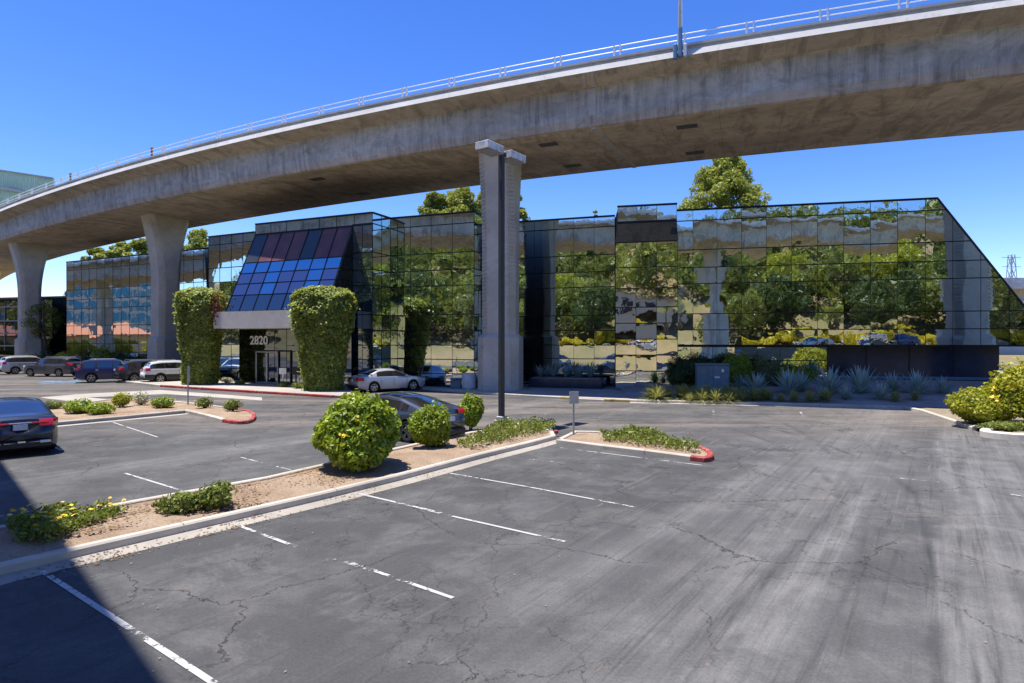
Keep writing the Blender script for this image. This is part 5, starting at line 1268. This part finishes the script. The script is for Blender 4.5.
        for t in np.linspace(0,1,7):
            xx=L/2-(0 if t<.5 else (t-.5)*2*.42); yy=(w*(.5+.5*t*2) if t<.5 else wid(xx)); a=[]
            for zz,o in((zh0,.0),(zh0+.03,.025),(zh1-.03,.025),(zh1,.0)):
                xo=xx+xshift(min(xx,L/2*.9999),zz); a.append((xo+(.03 if xx>=L/2-.01 else 0)+o*.6,s*(yy+o*.35),zz))
            rings.append(a)
        m.loft(rings,closed=False,cap=False); m.build('headlight',M['lamp_white'],root,'auto')
        xm=c['cab'][1]-.38; m=MB(); m.bbox((xm,s*(wid(xm)+.085),c['belt']+.075),(.13,.2,.14),b=.05); m.build('wing_mirror',M[paintm],root)
        for k,hx in enumerate((c['bpil'][0]+.06+.12,(c['bpil'][1] if len(c['bpil'])>1 else c['cpil'])+.1)):
            m=MB(); m.bbox((hx-.05,s*(wid(hx)*.987+.012),c['belt']-.13),(.2,.035,.035),b=.012); m.build('door_handle',M[paintm] if kind!='suv' else M['chrome'],root)
    # door shut lines
    m=MB()
    for s in(1,-1):
        for xl in [c['cab'][1]-.28]+[c['bpil'][0]]+[(c['bpil'][1] if len(c['bpil'])>1 else c['cpil']+.05)]:
            pts=[(xl,s*(wid(xl)*f+.002),z_) for f,z_ in((.982,c['floor']+.12),(1.0,c['floor']+.3),(1.0,.6),(.987,c['belt']-.06),(.968,c['belt']))]
            for a,b_ in zip(pts[:-1],pts[1:]): m.bar(a,b_,.012,.012)
    m.build('door_gap',M['under'],root)
    zb0=c['floor']+.02
    m=MB(); m.bbox((-L/2-.01,0,zb0+.10),(.16,W*.74,.20),b=.05); m.build('rear_bumper_insert',M['trim_black'],root)
    m=MB(); m.bbox((L/2-.0,0,zb0+.12),(.16,W*.70,.22),b=.05); m.bbox((L/2+.025,0,zh0-.04),(.08,W*.42,.14),b=.03); m.build('grille',M['trim_black'],root)
    if plate:
        zp=(c['tail'][0]+.02 if kind not in('fastback',) else .74); m=MB(); m.bbox((-L/2-.075,0,zp),(.03,.32,.16),b=.006); m.build('licence_plate',M['plate'],root)
        m=MB(); m.bbox((-L/2-.055,0,zp+.115),(.05,.5,.035),b=.01); m.build('boot_trim',M['chrome'],root)
    if bar:
        m=MB(); m.bbox((-L/2-.045,0,(zt0+zt1)/2+.02),(.06,W*.66,.05),b=.012); m.build('tail_light_bar',M['lamp_red'],root)
        for s in(1,-1):
            m=MB(); m.bbox((-L/2-.08,s*W*.29,zb0+.16),(.08,.26,.085),b=.03); m.build('exhaust_tip',M['chrome'],root)
    if kind in('suv','crossover'):
        m=MB()
        for s in(1,-1): m.tube([(-1.55,s*.62,c['top'][4][1]-.07),(-1.45,s*.62,c['top'][4][1]+.02),(.1,s*.62,c['top'][4][1]+.02),(.25,s*.62,c['top'][4][1]-.06)],.02,6)
        m.build('roof_rail',M['alu'],root)
    return root
def heading(dx,dy): return math.atan2(dy,dx)
# black saloon, tail towards us
hx=Vector((-.70,.714)); rc=Vector((at(20,16.6),16.6)); p=rc+hx*2.42
car('bigsedan','paint_black','black saloon seen from behind at the left edge, red tail lamps',p.x,p.y,heading(*hx),bar=True,group=None)
hx=Vector((-.80,.60)); rc=Vector((-1.95,19.1)); p=rc+hx*2.36
car('fastback','paint_ev','charcoal fastback with black glass roof parked behind the round bushes',p.x,p.y,heading(*hx),group=None,rim='rim_dark')
x_,y_=gnd(386,391.5); car('sedan','paint_silver','silver saloon alone beside the right ivy column, tail to the left',x_-.1,y_+1.0,heading(.80,.60))
def place(kind,mat,label,px,py,h,**k): x_,y_=gnd(px,py); car(kind,mat,label,x_,y_,h,**k)
place('suv','paint_grey','grey off-roader parked side on, nose left, nearest the far left pillar',54,375.8,heading(-.93,.12),cat='suv')
place('suv','paint_silver','silver wagon mostly hidden behind the grey off-roader',29,373,heading(.55,.80),cat='suv')
place('crossover','paint_dark','dark car cut off by the left edge beyond the silver wagon',4,371.0,heading(.62,.78),cat='suv')
place('suv','paint_navy','navy blue car with tail lamps toward us, between grey and dark cars',113,381.2,heading(.86,.52),cat='suv')
place('crossover','paint_dark','small dark car squeezed between the navy and white cars',149,380.6,heading(.66,.75),cat='suv',cladding=True)
place('crossover','paint_white','white crossover half hidden by the left ivy column',176,381.6,heading(.72,.70),cat='suv',cladding=True)
# on the bench road and the lot behind the camera (mirrored)
def mirrored(kind,mat,label,x,q,h): X_=x; Y_=-q-14-.25*x; car(kind,mat,label,X_,Y_,h,z=hill_z(X_,Y_)+.05,group='cars mirrored in the glass',plate=False)
mirrored('suv','paint_silver','pale off-roader on the road across, mirrored in the glass',-40,14,2.9)
mirrored('bigsedan','paint_white','white saloon on the road across, mirrored in the glass',20,13,2.9)
mirrored('crossover','paint_navy','navy car on the road across, mirrored in the glass',32,14.5,2.9)
mirrored('suv','paint_white','white off-roader on the road across, mirrored by the bay',-6,12.5,6.0)
mirrored('sedan','paint_red','red saloon on the road across, mirrored near the middle pillar',-24,14.5,2.9)
mirrored('crossover','paint_silver','silver crossover on the road across, mirrored in the right glass',27,19,6.0)
mirrored('sedan','paint_dark','dark saloon on the road across, mirrored in the glass',-14,14,2.9)
car('suv','paint_white','white wagon parked beyond the left edge, mirrored left of the middle pillar',-24,12,heading(.75,-.66),group='cars mirrored in the glass',plate=False)
car('sedan','paint_silver','silver saloon parked in the side lot, mirrored by the middle pillar',-18.5,9.5,heading(.72,-.7),group='cars mirrored in the glass',plate=False)
car('sedan','paint_navy','blue saloon parked behind the viewpoint, mirrored in the bay',9,-6.5,2.3,group='cars mirrored in the glass',plate=False)
car('crossover','paint_silver','silver crossover behind the viewpoint, mirrored under the right glass',34,6,2.6,group='cars mirrored in the glass',plate=False)
# ------------------------------------------------------------------ street furniture
x_,y_=gnd(501.5,424.5)
r=empty('lamp_post',(x_,y_,.1),'tall dark square parking lot lamp post with two box heads','lamp post')
ph=ztop(153,y_)-.1
m=MB(); m.bbox((0,0,ph/2),(.19,.19,ph),rz=.9,b=.02); m.build('pole',M['bronze_metal'],r)
m=MB(); m.bbox((0,0,.05),(.42,.42,.10),rz=.9,b=.02); m.bbox((0,0,.16),(.3,.3,.16),rz=.9,b=.03)
for a in range(4): m.box((.15*math.cos(a*PI/2+.9+PI/4)*1.2,.15*math.sin(a*PI/2+.9+PI/4)*1.2,.12),(.04,.04,.08))
m.build('base_plate',M['galv'],r)
ar=Vector((.58,.815)); an=math.atan2(ar.y,ar.x)
for s in(-1,1):
    c_=ar*s*.72; m=MB(); m.bbox((c_.x,c_.y,ph+.02),(.98,.60,.27),rz=an,b=.012); hd=m.build('lamp_head',M['lamp_housing'],r)
    m=MB(); m.bbox((c_.x,c_.y,ph-.14),(.86,.54,.05),rz=an,b=.01); m.build('lens',M['lamp_lens'],hd)
    m=MB(); m.bar((0,0,ph),(ar.x*s*.3,ar.y*s*.3,ph),.10,.12); m.build('bracket',M['bronze_metal'],hd)
def sign(px,py,top,pw,phh,label,name='sign_post',board='sign_grey',post='galv',rz=0.0,pd=.06,bases=False):
    x_,y_=gnd(px,py); h=ztop(top,y_); r=empty(name,(x_,y_,.0),label,'sign',rz=rz); m=MB()
    m.box((0,0,h*.5),(pd,pd*.6,h)); 
    for k in range(int(h/.12)): m.box((0,-pd*.31,.1+k*.12),(pd*.3,.004,.04))
    m.build('post',M[post],r); m=MB(); m.bbox((0,-pd*.5-.008,h-phh/2),(pw,.014,phh),b=.006); m.build('board',M[board],r); return r
sign(573.5,437,391,.34,.40,'square sign seen from its plain grey back on the small island',rz=.35)
sign(188,407,366,.16,.75,'thin post with a narrow edge-on sign plate on the left island',rz=1.35)
sign(283,388,367.5,.48,.40,'white notice board on a pale post by the entrance doors',board='sign_white',post='white_metal',pd=.09)
sign(296,388,366,.50,.55,'black notice board on a dark post by the entrance doors',board='dark_metal',post='dark_metal',pd=.09)
x_,y_=gnd(469,390); m=MB(); m.lathe([(.40,.0),(.45,.05),(.46,.95),(.43,1.0),(.36,1.0),(.34,.4)],24); tag(m.build('litter_bin',M['bin'],None,'auto',loc=(x_,y_,.12)),'round white litter bin just left of the middle pillar','litter bin')
x_,y_=gnd(456,389.5); m=MB(); m.bbox((0,0,.28),(.7,.5,.56),b=.04); m.bbox((0,-.02,.62),(.74,.54,.10),b=.03); tag(m.build('planter_box',M['cabinet'],loc=(x_,y_,.12)),'small dark box standing beside the white litter bin','box')
# utility cabinet
Yc=34.6; x_=at(712,Yc); zc=bed_z(x_,Yc)-.05
r=empty('utility_cabinet',(x_,Yc,zc),'blue grey steel utility cabinet among shrubs below the glass','utility cabinet',rz=-.2)
m=MB(); m.bbox((0,0,.85),(1.75,.9,1.55),b=.03); m.bbox((0,0,1.66),(1.83,.98,.07),b=.02); m.build('housing',M['cabinet'],r)
for s in(-1,1):
    m=MB(); m.bbox((s*.43,-.46,.85),(.82,.03,1.4),b=.01); d=m.build('door',M['cabinet'],r)
m=MB(); m.box((.22,-.478,.95),(.28,.008,.10)); m.box((.52,-.478,1.32),(.13,.008,.17)); m.build('notice_plate',M['sign_white'],r)
m=MB(); m.bbox((0,0,.05),(2.0,1.1,.14),b=.03); m.build('plinth_slab',M['pave_concrete'],r)
# small red irrigation cap by the kerb
x_,y_=gnd(556,436); m=MB(); m.lathe([(.04,0),(.075,.02),(.075,.09),(.045,.12),(.001,.125)],12); tag(m.build('valve_cap',M['kerb_red'],loc=(x_,y_,.1)),'little red cap on the ground by the end of the long kerb','cap')
